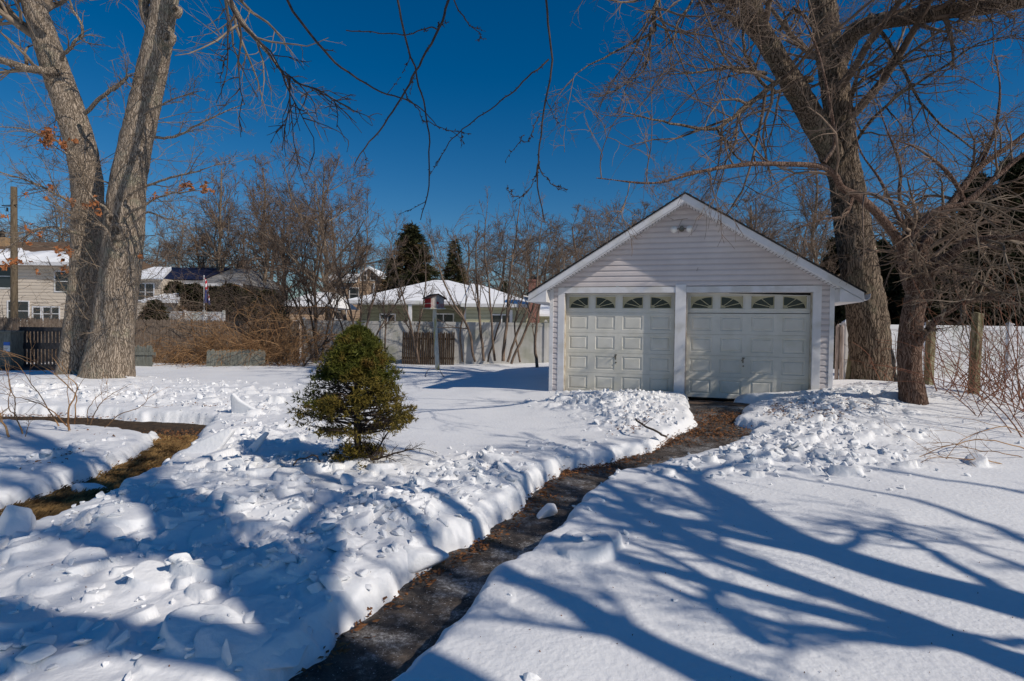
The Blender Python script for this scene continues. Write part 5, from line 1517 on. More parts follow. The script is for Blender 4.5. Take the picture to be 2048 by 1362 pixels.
LVl = [
    [(5.4, .6, 3.0, .07), (4.6, 1.3, 4.2, .065), (3.0, 2.5, 4.75, .055), (1.6, 3.0, 4.6, .045), (.3, 3.2, 4.5, .035), (-.9, 3.35, 4.35, .025), (-1.9, 3.5, 4.2, .012)],
    fromshadow([(1500, 1050, 4.6, .07), (1420, 985, 5.0, .06), (1290, 940, 5.5, .05), (1190, 915, 6.0, .035), (1050, 860, 6.6, .02)]),
    fromshadow([(1420, 985, 5.0, .05), (1400, 950, 5.2, .045), (1480, 925, 5.3, .03), (1500, 905, 5.4, .012)]),
    fromshadow([(1560, 1075, 4.4, .05), (1420, 1030, 4.8, .042), (1300, 985, 5.1, .035), (1190, 950, 5.5, .025), (1080, 920, 5.8, .01)]),
    fromshadow([(1650, 1185, 3.6, .055), (1500, 1130, 4.0, .045), (1380, 1080, 4.3, .04), (1250, 1010, 4.8, .03), (1150, 985, 5.2, .012)]),
    fromshadow([(1350, 1062, 4.4, .035), (1240, 1055, 4.7, .028), (1120, 1040, 5.2, .018), (1000, 1010, 5.6, .008)]),
    fromshadow([(2060, 1195, 3.4, .05), (1950, 1150, 3.5, .04), (1850, 1105, 3.6, .032), (1790, 1075, 3.7, .028), (1745, 1062, 3.8, .026)]),
    fromshadow([(1560, 1290, 3.6, .05), (1400, 1210, 3.9, .042), (1330, 1130, 4.2, .035), (1260, 1080, 4.5, .025), (1230, 1040, 4.8, .01)]),
    fromshadow([(2100, 1330, 3.0, .06), (1800, 1290, 3.5, .05), (1560, 1245, 3.9, .04), (1400, 1190, 4.2, .03), (1290, 1130, 4.6, .012)]),
    fromshadow([(1200, 1250, 4.5, .06), (1120, 1180, 4.9, .05), (1020, 1120, 5.3, .04), (880, 1060, 5.9, .03), (700, 1010, 6.4, .012)]),
    fromshadow([(800, 1330, 5.2, .12), (640, 1240, 5.7, .11), (500, 1160, 6.2, .10), (400, 1060, 6.7, .08), (250, 990, 7.4, .05), (60, 940, 8.0, .02)]),
    fromshadow([(560, 1190, 6.0, .11), (620, 1120, 6.3, .09), (600, 1060, 6.7, .07), (700, 1000, 7.2, .04), (820, 960, 7.6, .02)]),
    fromshadow([(450, 1120, 6.4, .10), (300, 1100, 6.9, .09), (150, 1080, 7.4, .07), (-60, 1040, 8.0, .03)]),
    fromshadow([(640, 1330, 5.6, .09), (420, 1320, 6.2, .08), (200, 1290, 6.8, .07), (-40, 1230, 7.6, .03)]),
    fromshadow([(420, 1080, 6.6, .07), (380, 1000, 7.1, .055), (240, 930, 7.9, .04), (80, 880, 8.8, .015)]),
    fromshadow([(2150, 1120, 5.0, .05), (1950, 1040, 5.4, .04), (1780, 985, 5.9, .03), (1560, 950, 6.4, .02), (1380, 930, 7, .01)]),
    fromshadow([(2200, 1010, 5.6, .045), (2000, 975, 6.1, .035), (1800, 945, 6.6, .028), (1560, 905, 7.2, .012)]),
    fromshadow([(2250, 1180, 4.2, .045), (2000, 1120, 4.6, .032), (1850, 1060, 5.0, .022), (1680, 1020, 5.5, .01)]),
    fromshadow([(2100, 1290, 3.4, .04), (1900, 1260, 3.7, .032), (1700, 1280, 4.0, .024), (1500, 1260, 4.4, .012)]),
    [(4.9, -1.0, 5.0, .14), (3.9, -1.4, 6.2, .12), (2.8, -1.2, 7.2, .10), (1.4, -.9, 8.0, .07), (0, -.5, 8.6, .035)],
    [(4.9, -.3, 7.3, .12), (4.4, .4, 8.6, .1), (3.8, 1.2, 9.8, .08), (3.2, 2.0, 10.8, .04)],
    [(6.2, .98, 3.5, .08), (6.0, 1.4, 4.3, .07), (5.8, 1.9, 5.1, .05), (5.4, 2.6, 6.1, .035), (5.0, 3.3, 7.0, .015)],
    [(5.9, 1.0, 4.2, .06), (6.6, .6, 5.2, .05), (7.4, .3, 6.2, .035), (8.2, 0, 7.0, .015)],
]
LV = cat(*[limb(p, 24, .02, 80 + i) for i, p in enumerate(LVl)])
HY_ = 3.2
carr = lambda px, Y=HY_: None
hang = [
    [(1085, -160, 3.2, .009), (1092, -60, 3.2, .008), (1097, 60, 3.2, .0075), (1100, 130, 3.2, .007), (1090, 220, 3.2, .0062), (1079, 300, 3.2, .0055), (1078, 370, 3.2, .005), (1088, 440, 3.2, .0035)],
    [(930, -120, 3.15, .010), (893, 0, 3.15, .009), (868, 60, 3.1, .0085), (835, 125, 3.1, .0075), (808, 180, 3.1, .007), (770, 235, 3.1, .006), (738, 285, 3.1, .005), (708, 332, 3.1, .0035)],
    [(785, -120, 3.2, .0085), (798, 0, 3.2, .0075), (812, 80, 3.2, .007), (832, 160, 3.2, .006), (848, 225, 3.2, .0055), (857, 300, 3.2, .005), (858, 370, 3.2, .0045), (841, 440, 3.2, .003)],
    [(540, -120, 3.5, .011), (575, 0, 3.5, .010), (640, 90, 3.45, .009), (695, 138, 3.4, .0075), (760, 182, 3.4, .006), (815, 200, 3.4, .005), (850, 225, 3.4, .004), (880, 258, 3.4, .0025)],
    [(1098, 118, 3.2, .006), (1060, 145, 3.2, .0055), (1020, 185, 3.25, .005), (980, 215, 3.3, .0045), (935, 245, 3.3, .004), (905, 275, 3.3, .0035), (885, 310, 3.3, .003), (868, 335, 3.3, .002)],
    [(900, -100, 3.6, .006), (905, -10, 3.6, .0055), (920, 28, 3.6, .005), (935, 50, 3.6, .004), (950, 66, 3.6, .0035), (960, 72, 3.6, .003), (968, 76, 3.6, .0025), (972, 78, 3.6, .002)],
    [(690, 62, 3.45, .004), (735, 70, 3.4, .004), (780, 72, 3.35, .004), (815, 68, 3.3, .004), (850, 55, 3.2, .0045), (868, 58, 3.15, .005), (872, 50, 3.15, .005), (876, 45, 3.1, .004)],
    [(400, -160, 4.2, .022), (450, -40, 4.2, .019), (480, 40, 4.2, .015), (520, 90, 4.2, .011), (550, 130, 4.3, .008), (565, 145, 4.3, .006), (580, 152, 4.3, .005), (590, 165, 4.3, .004)],
    [(1080, 230, 3.2, .004), (1072, 250, 3.15, .0035), (1062, 268, 3.1, .003), (1056, 278, 3.1, .0028), (1050, 284, 3.1, .0025), (1045, 286, 3.1, .002), (1042, 287, 3.1, .002), (1040, 287, 3.1, .002)],
    [(1080, 320, 3.2, .004), (1070, 350, 3.2, .0035), (1062, 370, 3.2, .003), (1050, 385, 3.2, .003), (1035, 392, 3.2, .0028), (1022, 388, 3.2, .0025), (1016, 378, 3.2, .002), (1014, 370, 3.2, .002)],
    [(1078, 330, 3.2, .004), (1085, 345, 3.2, .0035), (1095, 355, 3.2, .003), (1105, 362, 3.2, .003), (1114, 368, 3.2, .0028), (1120, 372, 3.2, .0025), (1124, 374, 3.2, .002), (1127, 376, 3.2, .002)],
    [(808, 180, 3.1, .004), (822, 195, 3.1, .004), (838, 212, 3.15, .0035), (850, 235, 3.2, .003), (865, 245, 3.2, .003), (890, 255, 3.2, .0028), (908, 262, 3.2, .0025), (925, 264, 3.2, .002)],
]
HG = cat(*[limb(px_pts(h), 30, .004, 100 + i) for i, h in enumerate(hang)])
# connect every hanging branch that starts above the frame to the carrier limb
conn = []
CP = limb(LVl[0], 60)[0][0]
for h in hang[:4] + [hang[5], hang[7]]:
    p = np.array(px_pts(h)[0]); q = CP[np.argmin(((CP - p[:3]) ** 2).sum(1) + 0 * CP[:, 0])]
    m_ = (p[:3] + q) / 2 + [0, 0, .15]
    conn.append(limb([(*q, p[3] * 2), (*m_, p[3] * 1.6), (*p[:3], p[3])], 30, .01, 7))
CN = cat(*conn)
HG = (HG[0], HG[1] * .78)
H1 = spawn(HG, 2, .3, .98, .7, 0, .6, 6, .16, -.03, rng, lenabs=.12, rmin=.0022)
# buds / tiny spurs
H2 = spawn(HG, 26, .05, 1, .9, 0, .0, 3, .1, 0, rng, lenabs=.013, rmin=.0024, taper=.3)
H3 = spawn(H1, 6, .2, 1, .9, 0, .0, 3, .1, 0, rng, lenabs=.014, rmin=.0026, taper=.3)
crown_obj('hanging_branches', [(*HG, 8), (*CN, 8), (*H1, 5), (*H2, 5), (*H3, 5)], M['twig_fg'], ov)
hi7 = limb(px_pts(hang[7]), 30, .004, 107)
hi3 = limb(px_pts(hang[3]), 30, .004, 103)
Q1 = spawn(hi7, 9, .2, 1, .8, 0, .6, 7, .18, -.02, rng, lenabs=.55, rmin=.006); Q2 = spawn(Q1, 5, .2, 1, .8, .5, .6, 5, .2, -.02, rng, rmin=.0045)
Q3 = spawn(Q2, 3, .2, 1, .8, .5, .6, 4, .2, -.02, rng, rmin=.0035)
crown_obj('hanging_twigs', [(*Q1, 5), (*Q2, 4), (*Q3, 4)], M['twig_fg'], ov)
B0 = spawn(cat(*mainV), 9, .5, 1, .8, .22, .35, 24, .05, .03, rng, rmin=.02)
V1 = spawn(cat(LV, B0), 8, .15, 1, .8, .38, .5, 8, .15, .01, rng, rmin=.012)
V2 = spawn(V1, 5, .15, 1, .8, .5, .6, 6, .2, .0, rng, rmin=.0095)


def drop_in_view(P, R):
    """keep the generic twigs of this tree out of the picture's sky: only the hanging branches reach there"""
    q = P - np.array([0, 0, CZ])
    d = q @ fw; x = q @ rtc / np.maximum(d, .01) * F; y = q @ upc / np.maximum(d, .01) * F
    bad = ((d > .2) & (np.abs(x) < 1150) & (y < 760)).any(axis=1)
    return P[~bad], R[~bad]


V1 = drop_in_view(*V1); V2 = drop_in_view(*V2)
V3 = drop_in_view(*spawn(V2, 3.0, .15, 1, .8, .55, .6, 4, .2, .0, rng, rmin=.0065))
LV = LV; B0 = drop_in_view(*B0)
for i_ in range(len(LV[0])): trunk_obj('limb', [tubes([(LV[0][i_:i_ + 1], LV[1][i_:i_ + 1], 10)])], M['maple'], ov)
crown_obj('crown', [(*B0, 8), (*V1, 5), (*V2, 4), (*V3, 3)], M['twig'], ov)


# ---- generic background trees
def bare_proto(seed, Ht, r0, form='round', dens=1.0, rm=.012):
    rng = np.random.RandomState(seed)
    k = 9; z = np.linspace(0, Ht * .92, k); w = np.cumsum(rng.randn(k, 2) * Ht * .012, 0)
    pts = [(w[i, 0], w[i, 1], z[i], r0 * (1 - .85 * (i / (k - 1)) ** .8)) for i in range(k)]
    tr_ = trunk_arrays(pts, 12, .4, .01, .05, .15, seed, .5)
    mn = limb(pts, 30)
    if form == 'round':
        L1 = spawn(cat(mn), 17, .28, .98, .85, .42, .5, 10, .09, .07, rng, rmin=.02)
    elif form == 'tall':
        L1 = spawn(cat(mn), 24, .35, .98, .75, .26, .4, 10, .07, .07, rng, rmin=.018)
    else:
        L1 = spawn(cat(mn), 15, .2, .9, 1.0, .5, .6, 10, .12, .05, rng, rmin=.02)
    L2 = spawn(L1, 8 * dens, .2, 1, .75, .5, .55, 7, .13, .03, rng, rmin=rm * 1.3)
    L3 = spawn(L2, 5.5 * dens, .15, 1, .7, .55, .6, 5, .16, .02, rng, rmin=rm)
    L4 = spawn(L3, 3.5 * dens, .15, 1, .65, .55, .6, 4, .18, .01, rng, rmin=rm * .8)
    t_ = join([tr_, tubes([(*L1, 6)])])
    c_ = tubes([(*L2, 4), (*L3, 3), (*L4, 3)])
    return t_, c_


TREE_ME = {}


def bg_mesh(key, seed, form, mt, mc, dens=1.0, Ht=12, r0=.24):
    t_, c_ = bare_proto(seed, Ht, r0, form, dens)
    TREE_ME[key] = (np_mesh('trunk', t_[0], [t_[1]], mt), np_mesh('crown', c_[0], [c_[1]], mc))
    return t_, c_


raw = {}
raw['a'] = bg_mesh('a', 1, 'round', M['twig_grey'], M['twig_pink'])
raw['b'] = bg_mesh('b', 2, 'tall', M['twig_grey'], M['twig_pink'])
raw['c'] = bg_mesh('c', 3, 'wide', M['twig_grey'], M['twig'], 1.25)
raw['d'] = bg_mesh('d', 4, 'round', M['twig'], M['twig'], .9)
BARE_G = 'bare trees standing beyond the fences'


def bg_tree(label, key, px, ptop, Y, rot=0, wide=1.0, name='bare_tree', group=BARE_G):
    p = at(px, 640, Y); H_ = at(px, ptop, Y)[2]; s = H_ / (12 * .97)
    t = thing(name, label, 'tree', (p[0], p[1], -.05), rot, group); t.scale = (s * wide, s * wide, s)
    for nm, me in zip(('trunk', 'crown'), TREE_ME[key]):
        link(nm, me, t)
    return t


bg_tree('slim bare tree left of the pair, its top rising above the solar roof', 'b', 458, 318, 46, .3, .8)
bg_tree('narrow bare tree with a brushy upswept top between slim and broad trees', 'b', 525, 325, 47, 2.1, .85)
bg_tree('broad bare oak with the widest crown in the middle distance', 'c', 640, 312, 44, 1.0, .85)
bg_tree('second stem of bare tree showing behind the broad oak', 'a', 610, 400, 50, 2.0)
bg_tree('bare tree leaning over the roof of the tall tan house', 'a', 700, 395, 47, 4.0)
bg_tree('low bare tree behind the brambles beside the flag', 'd', 400, 455, 52, .5, 1.1)
bg_tree('bushy bare tree seen between the oak stem and the flag', 'a', 320, 440, 55, 1.5, 1.2)
bg_tree('bare tree above the brown roof left of the oak stems', 'a', 90, 400, 50, 2.5, 1.1)
bg_tree('bare tree behind the utility pole', 'd', 20, 440, 56, 3.5, 1.2)
bg_tree('bare tree just behind the small snowy-roofed house', 'd', 570, 440, 52, .9, 1.1)
bg_tree('bare tree in the gap between the slim and narrow trees', 'd', 490, 430, 56, 5.2, 1.1)
bg_tree('bare tree crowding the left side of the broad oak', 'd', 560, 395, 49, 3.1, 1.1)
bg_tree('dark-limbed bare tree between the flag and the slim tree', 'c', 430, 420, 50, 2.6, .9)
bg_tree('bare tree whose crown fills the gap above the small snowy roof', 'a', 665, 430, 42, 5.1, 1.0)
bg_tree('faint bare tree behind the brick chimney', 'a', 1035, 535, 55, 2.7, 1.1)
bg_tree('low bare tree at the left rake of the garage roof', 'a', 1110, 500, 40, 1.7, .9)
bg_tree('bare tree poking over the garage ridge', 'a', 1330, 375, 30, .2, .9)
bg_tree('thin upright bare tree behind the right slope of the garage roof', 'b', 1622, 300, 22, 1.2, .8)
bg_tree('bare tree between the garage ridge and the big maple', 'd', 1500, 380, 30, 2.2, .95)
bg_tree('bare tree behind the garage gable left of its ridge', 'd', 1215, 430, 34, 4.4, .9)
# far wood: one mass
rng = np.random.RandomState(77)
lim = []
VV, QQ = [], []; b0 = 0
for i in range(52):
    px = -250 + 2700 * (i + rng.rand()) / 52; Y = rng.uniform(62, 90)
    tp = 520 + 50 * rng.randn() if px < 1000 else 480 + 45 * rng.randn()
    p = at(px, 640, Y); s = max(at(px, tp, Y)[2], 3) / 11.6
    t_, c_ = raw['abcd'[rng.randint(4)]]
    a = rng.rand() * 6.28; R2 = np.array([[math.cos(a), -math.sin(a), 0], [math.sin(a), math.cos(a), 0], [0, 0, 1]])
    for (V, Qx) in (t_, c_):
        V2_ = (V * s * [1.5, 1.5, 1]) @ R2.T + [p[0], p[1], 0]
        # coarser share of twigs
        VV.append(V2_); QQ.append(Qx + b0); b0 += len(V)
ob = link('far_wood', np_mesh('far_wood', np.concatenate(VV), [np.concatenate(QQ)], M['twig']))
tag(ob, 'band of distant leafless wood along the horizon', 'wood', kind='stuff')


# ---- conifers
def conifer_arrays(seed, Ht, Rb, rng, n_br=160, dens=10, sprig=.28, wide=.05, base=.06, fullness=.85):
    rng = np.random.RandomState(seed)
    P, D, T_ = [], [], []
    brP = []
    for i in range(n_br):
        t = base + (1 - base) * (i + rng.rand()) / n_br; z = Ht * t
        L = Rb * (1 - t) ** fullness * rng.uniform(.65, 1.12) + .12
        a = rng.rand() * 2 * PI
        m = 6; s = np.linspace(0, 1, m)[:, None]
        d = np.array([math.cos(a), math.sin(a), 0.0])
        path = d * s * L + np.array([0, 0, 1]) * (z + (.25 * s - .45 * s * s) * L * .8)
        brP.append(path)
        k = max(4, int(dens * L / .5))
        u = rng.rand(k) ** .7
        f = u * (m - 1); ii_ = np.minimum(f.astype(int), m - 2); ff = (f - ii_)[:, None]
        c = path[ii_] * (1 - ff) + path[ii_ + 1] * ff
        side = np.array([-d[1], d[0], 0]) * rng.randn(k)[:, None] * (.28 * L * (1.1 - u)[:, None] + .08)
        c = c + side + rng.randn(k, 3) * .05 * [1, 1, 1.2]
        P.append(c); D.append(d * .7 + side * 1.0 + [0, 0, -.1] + 0 * c)
    brP = np.array(brP); brR = np.linspace(.035, .008, 6)[None].repeat(n_br, 0) * Ht / 9
    C = np.concatenate(P); Dd = np.concatenate(D); Dd /= np.linalg.norm(Dd, axis=1, keepdims=True) + 1e-6
    Vs, Ts = sprigs(C, Dd, sprig, wide, 5, rng, .7)
    return (brP, brR), Vs, Ts


def conifer_me(key, seed, Ht, Rb, mneedle, **kw):
    br, V, T = conifer_arrays(seed, Ht, Rb, None, **kw)
    tv, tq = join([trunk_arrays([(0, 0, 0, Ht * .022), (0, 0, Ht * .5, Ht * .013), (0, 0, Ht * .97, .012)], 10, .4, .01, .02, .1, seed), tubes([(*br, 4)])])
    TREE_ME[key] = (np_mesh('trunk', tv, [tq], M['twig_dark']), np_mesh('crown', V, [T], mneedle, smooth=False))


conifer_me('spruce', 11, 10, 2.6, M['conifer'], n_br=230, dens=12, sprig=.34, wide=.09, fullness=.75)
conifer_me('spruce2', 12, 10, 2.3, M['conifer'], n_br=170, dens=10, sprig=.32, wide=.08, fullness=.95)
conifer_me('hedge', 13, 8, 1.9, M['hedge'], n_br=260, dens=16, sprig=.30, wide=.10, fullness=.5, base=.0)


def bg_conifer(label, key, px, ptop, Y, Hn, rot=0, wide=1.0, group=None, name='spruce_tree', catg='tree'):
    p = at(px, 640, Y); H_ = at(px, ptop, Y)[2]; s = H_ / Hn
    t = thing(name, label, catg, (p[0], p[1], -.05), rot, group); t.scale = (s * wide, s * wide, s)
    for nm, me in zip(('trunk', 'crown'), TREE_ME[key]): link(nm, me, t)
    return t


bg_conifer('dense dark spruce with a pointed top behind the snowy hip roof', 'spruce', 822, 448, 42, 10, .4, 1.45)
bg_conifer('smaller dark spruce right of the pointed one', 'spruce2', 908, 478, 43, 10, 1.9, 1.15)
bg_conifer('low dark spruce shoulder joined to the left of the pointed one', 'spruce2', 785, 520, 44, 10, 1.2, 1.5)
bg_conifer('half hidden spruce top just behind the garage eave', 'spruce2', 1010, 560, 48, 10, 3, 1.2)
HG_ = 'dark evergreens behind the right fence'
for i, (px, pt, Y, lab) in enumerate([(1680, 470, 24, 'dark evergreen showing between the garage eave and the big maple'), (1752, 480, 22, 'dark evergreen peeking right of the big maple trunk'),
                                      (1800, 500, 21, 'low dark evergreen directly behind the reddish forked trunk'), (1870, 450, 21.5, 'dark evergreen behind the first mossy post'),
                                      (1945, 350, 22, 'tall dark evergreen behind the lone mossy post'), (2030, 310, 21, 'tallest dark evergreen at the right frame edge'),
                                      (2110, 300, 22, 'dark evergreen cut by the right frame edge'), (1910, 500, 19.5, 'lower dark evergreen between two taller ones'),
                                      (1990, 470, 19.5, 'dark evergreen filling the gap under the arching limb'), (2070, 460, 19.3, 'dark evergreen low at the right frame edge'),
                                      (1840, 540, 19.3, 'lowest dark evergreen above the vinyl fence'), (1730, 560, 19.8, 'low dark evergreen left of the forked trunk')]):
    bg_conifer(lab, 'hedge', px, pt, Y, 8, i * 1.3, 1.2 if pt > 440 else .9, HG_, 'evergreen_tree')
# hedge in front of the solar-roof house
for i, (px, pt, Y, lab) in enumerate([(350, 562, 33, 'dark evergreen right beside the lower snowy porch roof'), (385, 566, 32, 'dark evergreen directly left of the flag'), (425, 572, 33, 'dark evergreen right of the flag'),
                                      (462, 566, 32, 'dark evergreen under the slim bare tree'), (500, 575, 33, 'dark evergreen in the middle of the bramble-covered row'), (536, 580, 32, 'dark evergreen left of the small snowy-roofed house')]):
    bg_conifer(lab, 'hedge', px, pt, Y, 8, i, 1.7, 'evergreen row before the solar-roof house', 'evergreen_tree')
t = bg_conifer('small rounded yellow-green bush in front of the beige house wing', 'hedge', 310, 598, 28, 8, .6, 1.5, None, 'evergreen_bush', 'bush')


# ---- centre cone-shaped conifer
rng = np.random.RandomState(505)
cb = gnd(714, 930, SD); cz0 = surf(cb[0], cb[1]) - .05
CHt = at(712, 653, cb[1])[2] - cz0
con = thing('dwarf_conifer', 'cone-shaped green conifer with a thin browned skirt standing alone in the snow', 'conifer', (cb[0], cb[1], cz0))
prof_z = np.array([0, .06, .12, .20, .28, .38, .50, .62, .74, .86, .94, 1.0]) * CHt
prof_r = np.array([.38, .34, .18, .14, .58, .64, .53, .425, .325, .22, .12, .01])
trv = trunk_arrays([(0, 0, -.1, .055), (.01, 0, .2, .04), (-.01, 0, .6, .034), (0, 0, 1.0, .025), (0, 0, CHt * .93, .008)], 14, .03, .004, .06, .2, 90, .1)
link('trunk', np_mesh('trunk', trv[0], [trv[1]], M['twig_dark']), con)
brs, Cn, Dn, cls = [], [], [], []
lobe = rng.rand(8) * 6.28
for i in range(430):
    t = rng.rand() ** .95; z = CHt * (.04 + .94 * t)
    Rr = np.interp(z, prof_z, prof_r); a = rng.rand() * 2 * PI
    Rr *= 1 + .10 * math.sin(3 * a + lobe[0]) + .07 * math.sin(5 * a + z * 4 + lobe[1])
    Rr = max(Rr * rng.uniform(.78, 1.06), .04)
    if .13 < z / CHt < .25 and rng.rand() < .8: continue
    zs = z - Rr * rng.uniform(.0, .35) if z > .35 else z + rng.uniform(-.04, .03)
    if z / CHt > .26: zs = max(zs, CHt * .24)
    m = 8; s = np.linspace(0, 1, m)[:, None]; d = np.array([math.cos(a), math.sin(a), 0])
    zs = max(zs, .03)
    path = d * Rr * s + np.array([0, 0, 1.0]) * (zs + (z - zs) * s ** 1.4) + np.cumsum(rng.randn(m, 3) * .008, 0)
    brs.append(path)
    # sprays: most of the foliage on the outer part; lower tiers are sparse
    up_t = sst(.42, .78, z / CHt)
    k = int((24 + 54 * up_t) * (.35 + Rr * 1.6))
    if z / CHt < .27: k = int(k * .8)
    u = 1 - rng.rand(k) ** 1.6 * (.35 + .35 * up_t + .15)
    f = np.clip(u * (m - 1), 0, m - 1.01); ii_ = f.astype(int); ff = (f - ii_)[:, None]
    c = path[ii_] * (1 - ff) + path[ii_ + 1] * ff + rng.randn(k, 3) * (.030 + .012 * up_t)
    Cn.append(c); Dn.append(d * .6 + np.array([0, 0, .55]) + .3 * rng.randn(k, 3)); cls.append(np.full(k, up_t))
brs = np.array(brs); brr = np.linspace(.009, .0025, 8)[None].repeat(len(brs), 0)
tw = spawn((brs, brr), 6, .3, .95, .6, .26, .6, 4, .16, .02, rng, rmin=.0022)
tube_obj('branches', [(brs, brr, 5), (*tw, 3)], M['twig_dark'], con)
tip = tw[0][:, -1]; tipd = tw[0][:, -1] - tw[0][:, -2]
keep = rng.rand(len(tip)) < .6
Cn.append(tip[keep]); Dn.append(tipd[keep] / (np.linalg.norm(tipd[keep], axis=1, keepdims=True) + 1e-6)); cls.append(np.zeros(keep.sum()))
C = np.concatenate(Cn); Dd = np.concatenate(Dn); K = np.concatenate(cls)
C[:, 2] = np.maximum(C[:, 2], .02)
th_ = np.arctan2(C[:, 1], C[:, 0])
# browned skirt: lower, with ragged border, more on one side
brownish = (C[:, 2] / CHt + .12 * np.sin(th_ * 2 + 1) + .25 * fbm(C[:, 0] * 4, C[:, 1] * 4, C[:, 2] * 4, 3, 91)) < .55
gapm = fbm(C[:, 0] * 6 + 3, C[:, 1] * 6, C[:, 2] * 6, 2, 92)
keep = ~((C[:, 2] / CHt < .62) & (gapm > .022)) | (K > .8)
keep &= ~((C[:, 2] / CHt < .26) & (gapm > .0))
keep &= np.hypot(C[:, 0], C[:, 1]) < np.interp(C[:, 2], prof_z, prof_r) * 1.18 + .04
for nm, sel_, m_ in (('green_foliage', ~brownish & keep, 'needle'), ('brown_foliage', brownish & keep, 'needle_brown')):
    V, T = sprigs(C[sel_], Dd[sel_], .042, .010, 6, rng, .75)
    link(nm, np_mesh(nm, V, [T], M[m_], smooth=False), con)
# dead side branch at right of the base
p0 = at(748, 925, cb[1]) - [cb[0], cb[1], cz0]
dl = cat(*[limb([(p0[0] - .12, 0, .05, .014), (p0[0] - .02, -.05, .10, .012), (p0[0] + .12, -.06, .3, .008), (p0[0] + .22, -.05, .5, .003)], 14, .006, 3),
           limb([(p0[0] - .12, 0, .05, .013), (p0[0] + .08, -.1, .10, .011), (p0[0] + .25, -.1, .16, .009), (p0[0] + .50, -.08, .20, .003)], 14, .006, 4),
           limb([(p0[0] - .12, 0, .05, .013), (p0[0] - .02, -.2, .03, .009), (p0[0] + .12, -.3, .02, .007), (p0[0] + .22, -.32, .03, .003)], 14, .006, 5)])
e1 = spawn(dl, 16, .2, 1, .9, .35, .6, 5, .2, .02, rng, rmin=.003); e2 = spawn(e1, 5, .2, 1, .8, .5, .7, 4, .2, 0, rng, rmin=.0022)
tube_obj('dead_branch', [(*dl, 6), (*e1, 4), (*e2, 3)], M['twig_dark'], con)


# ---- saplings and thicket against the back fence
def sapling_clump(name, label, stems, seed, m='twig', per=(9, 6, 3), cat_='shrub', ln=(.32, .45, .5), group=None):
    rng = np.random.RandomState(seed)
    b = at(stems[0][0][0], stems[0][0][1], stems[0][0][2])
    t = thing(name, label, cat_, (b[0], b[1], .1), 0, group)
    S1 = cat(*[limb(px_pts(s), 20, .015, seed + i) for i, s in enumerate(stems)])
    b1 = spawn(S1, per[0], .25, 1, .5, ln[0], .55, 7, .10, .05, rng, rmin=.010)
    b2 = spawn(b1, per[1], .15, 1, .6, ln[1], .6, 5, .13, .03, rng, rmin=.007)
    b3 = spawn(b2, per[2], .15, 1, .6, ln[2], .6, 4, .15, .02, rng, rmin=.0055)
    crown_obj('stems', [(*S1, 8)], M[m], t)
    crown_obj('twigs', [(*b1, 5), (*b2, 4), (*b3, 3)], M[m], t)
    return t


Yb = 22.2
sapling_clump('sapling', 'tall thin saplings fanning out in front of the white fence beside the garage', [
    [(1005, 722, Yb, .07), (1015, 640, Yb, .055), (1020, 560, Yb, .045), (1032, 470, Yb, .03), (1040, 400, Yb, .012)],
    [(950, 724, Yb, .05), (935, 660, Yb, .045), (905, 600, Yb, .035), (880, 540, Yb, .025), (862, 470, Yb, .01)],
    [(968, 722, Yb, .055), (960, 650, Yb, .05), (955, 590, Yb, .04), (952, 520, Yb, .03), (958, 440, Yb, .012)],
    [(1014, 724, Yb, .05), (1035, 660, Yb, .045), (1060, 600, Yb, .035), (1085, 540, Yb, .025), (1110, 470, Yb, .01)],
    [(990, 722, Yb + .2, .05), (985, 650, Yb + .2, .04), (978, 560, Yb + .2, .03), (970, 470, Yb + .2, .02), (975, 410, Yb, .008)],
], 11)
sapling_clump('sapling', 'pair of crossing saplings between the bird house and the garage', [
    [(1022, 728, Yb - .6, .05), (1048, 660, Yb - .6, .045), (1070, 590, Yb - .6, .035), (1078, 500, Yb - .6, .022), (1085, 430, Yb - .6, .01)],
    [(1075, 735, Yb - 1.5, .06), (1070, 690, Yb - 1.5, .05), (1075, 630, Yb - 1.5, .04), (1088, 570, Yb - 1.5, .03), (1100, 500, Yb - 1.5, .015)],
], 12)
sapling_clump('sapling', 'forked sapling in front of the brown stockade panel', [
    [(838, 726, Yb - .5, .05), (825, 670, Yb - .5, .045), (810, 610, Yb - .5, .03), (795, 550, Yb - .5, .02), (780, 480, Yb - .5, .008)],
    [(832, 700, Yb - .5, .035), (838, 640, Yb - .5, .03), (850, 570, Yb - .5, .022), (848, 490, Yb - .5, .01)],
    [(838, 726, Yb - .4, .04), (828, 680, Yb - .4, .03), (815, 640, Yb - .4, .02), (800, 600, Yb - .4, .01)],
], 13)
sapling_clump('shrub', 'many-stemmed bare shrub spreading behind the cone-shaped conifer', [
    [(715, 722, Yb, .05), (706, 650, Yb, .045), (690, 590, Yb, .035), (668, 520, Yb, .025), (640, 450, Yb, .01)],
    [(725, 722, Yb, .05), (735, 650, Yb, .04), (752, 590, Yb, .03), (775, 530, Yb, .02), (800, 470, Yb, .008)],
    [(718, 722, Yb, .045), (722, 640, Yb, .035), (728, 560, Yb, .026), (738, 480, Yb, .018), (730, 420, Yb, .008)],
    [(735, 722, Yb, .045), (755, 670, Yb, .035), (790, 610, Yb, .026), (820, 560, Yb, .018), (850, 520, Yb, .008)],
    [(700, 722, Yb, .045), (685, 660, Yb, .035), (655, 600, Yb, .026), (620, 540, Yb, .018), (590, 500, Yb, .008)],
], 14, 'twig', per=(11, 7, 4))
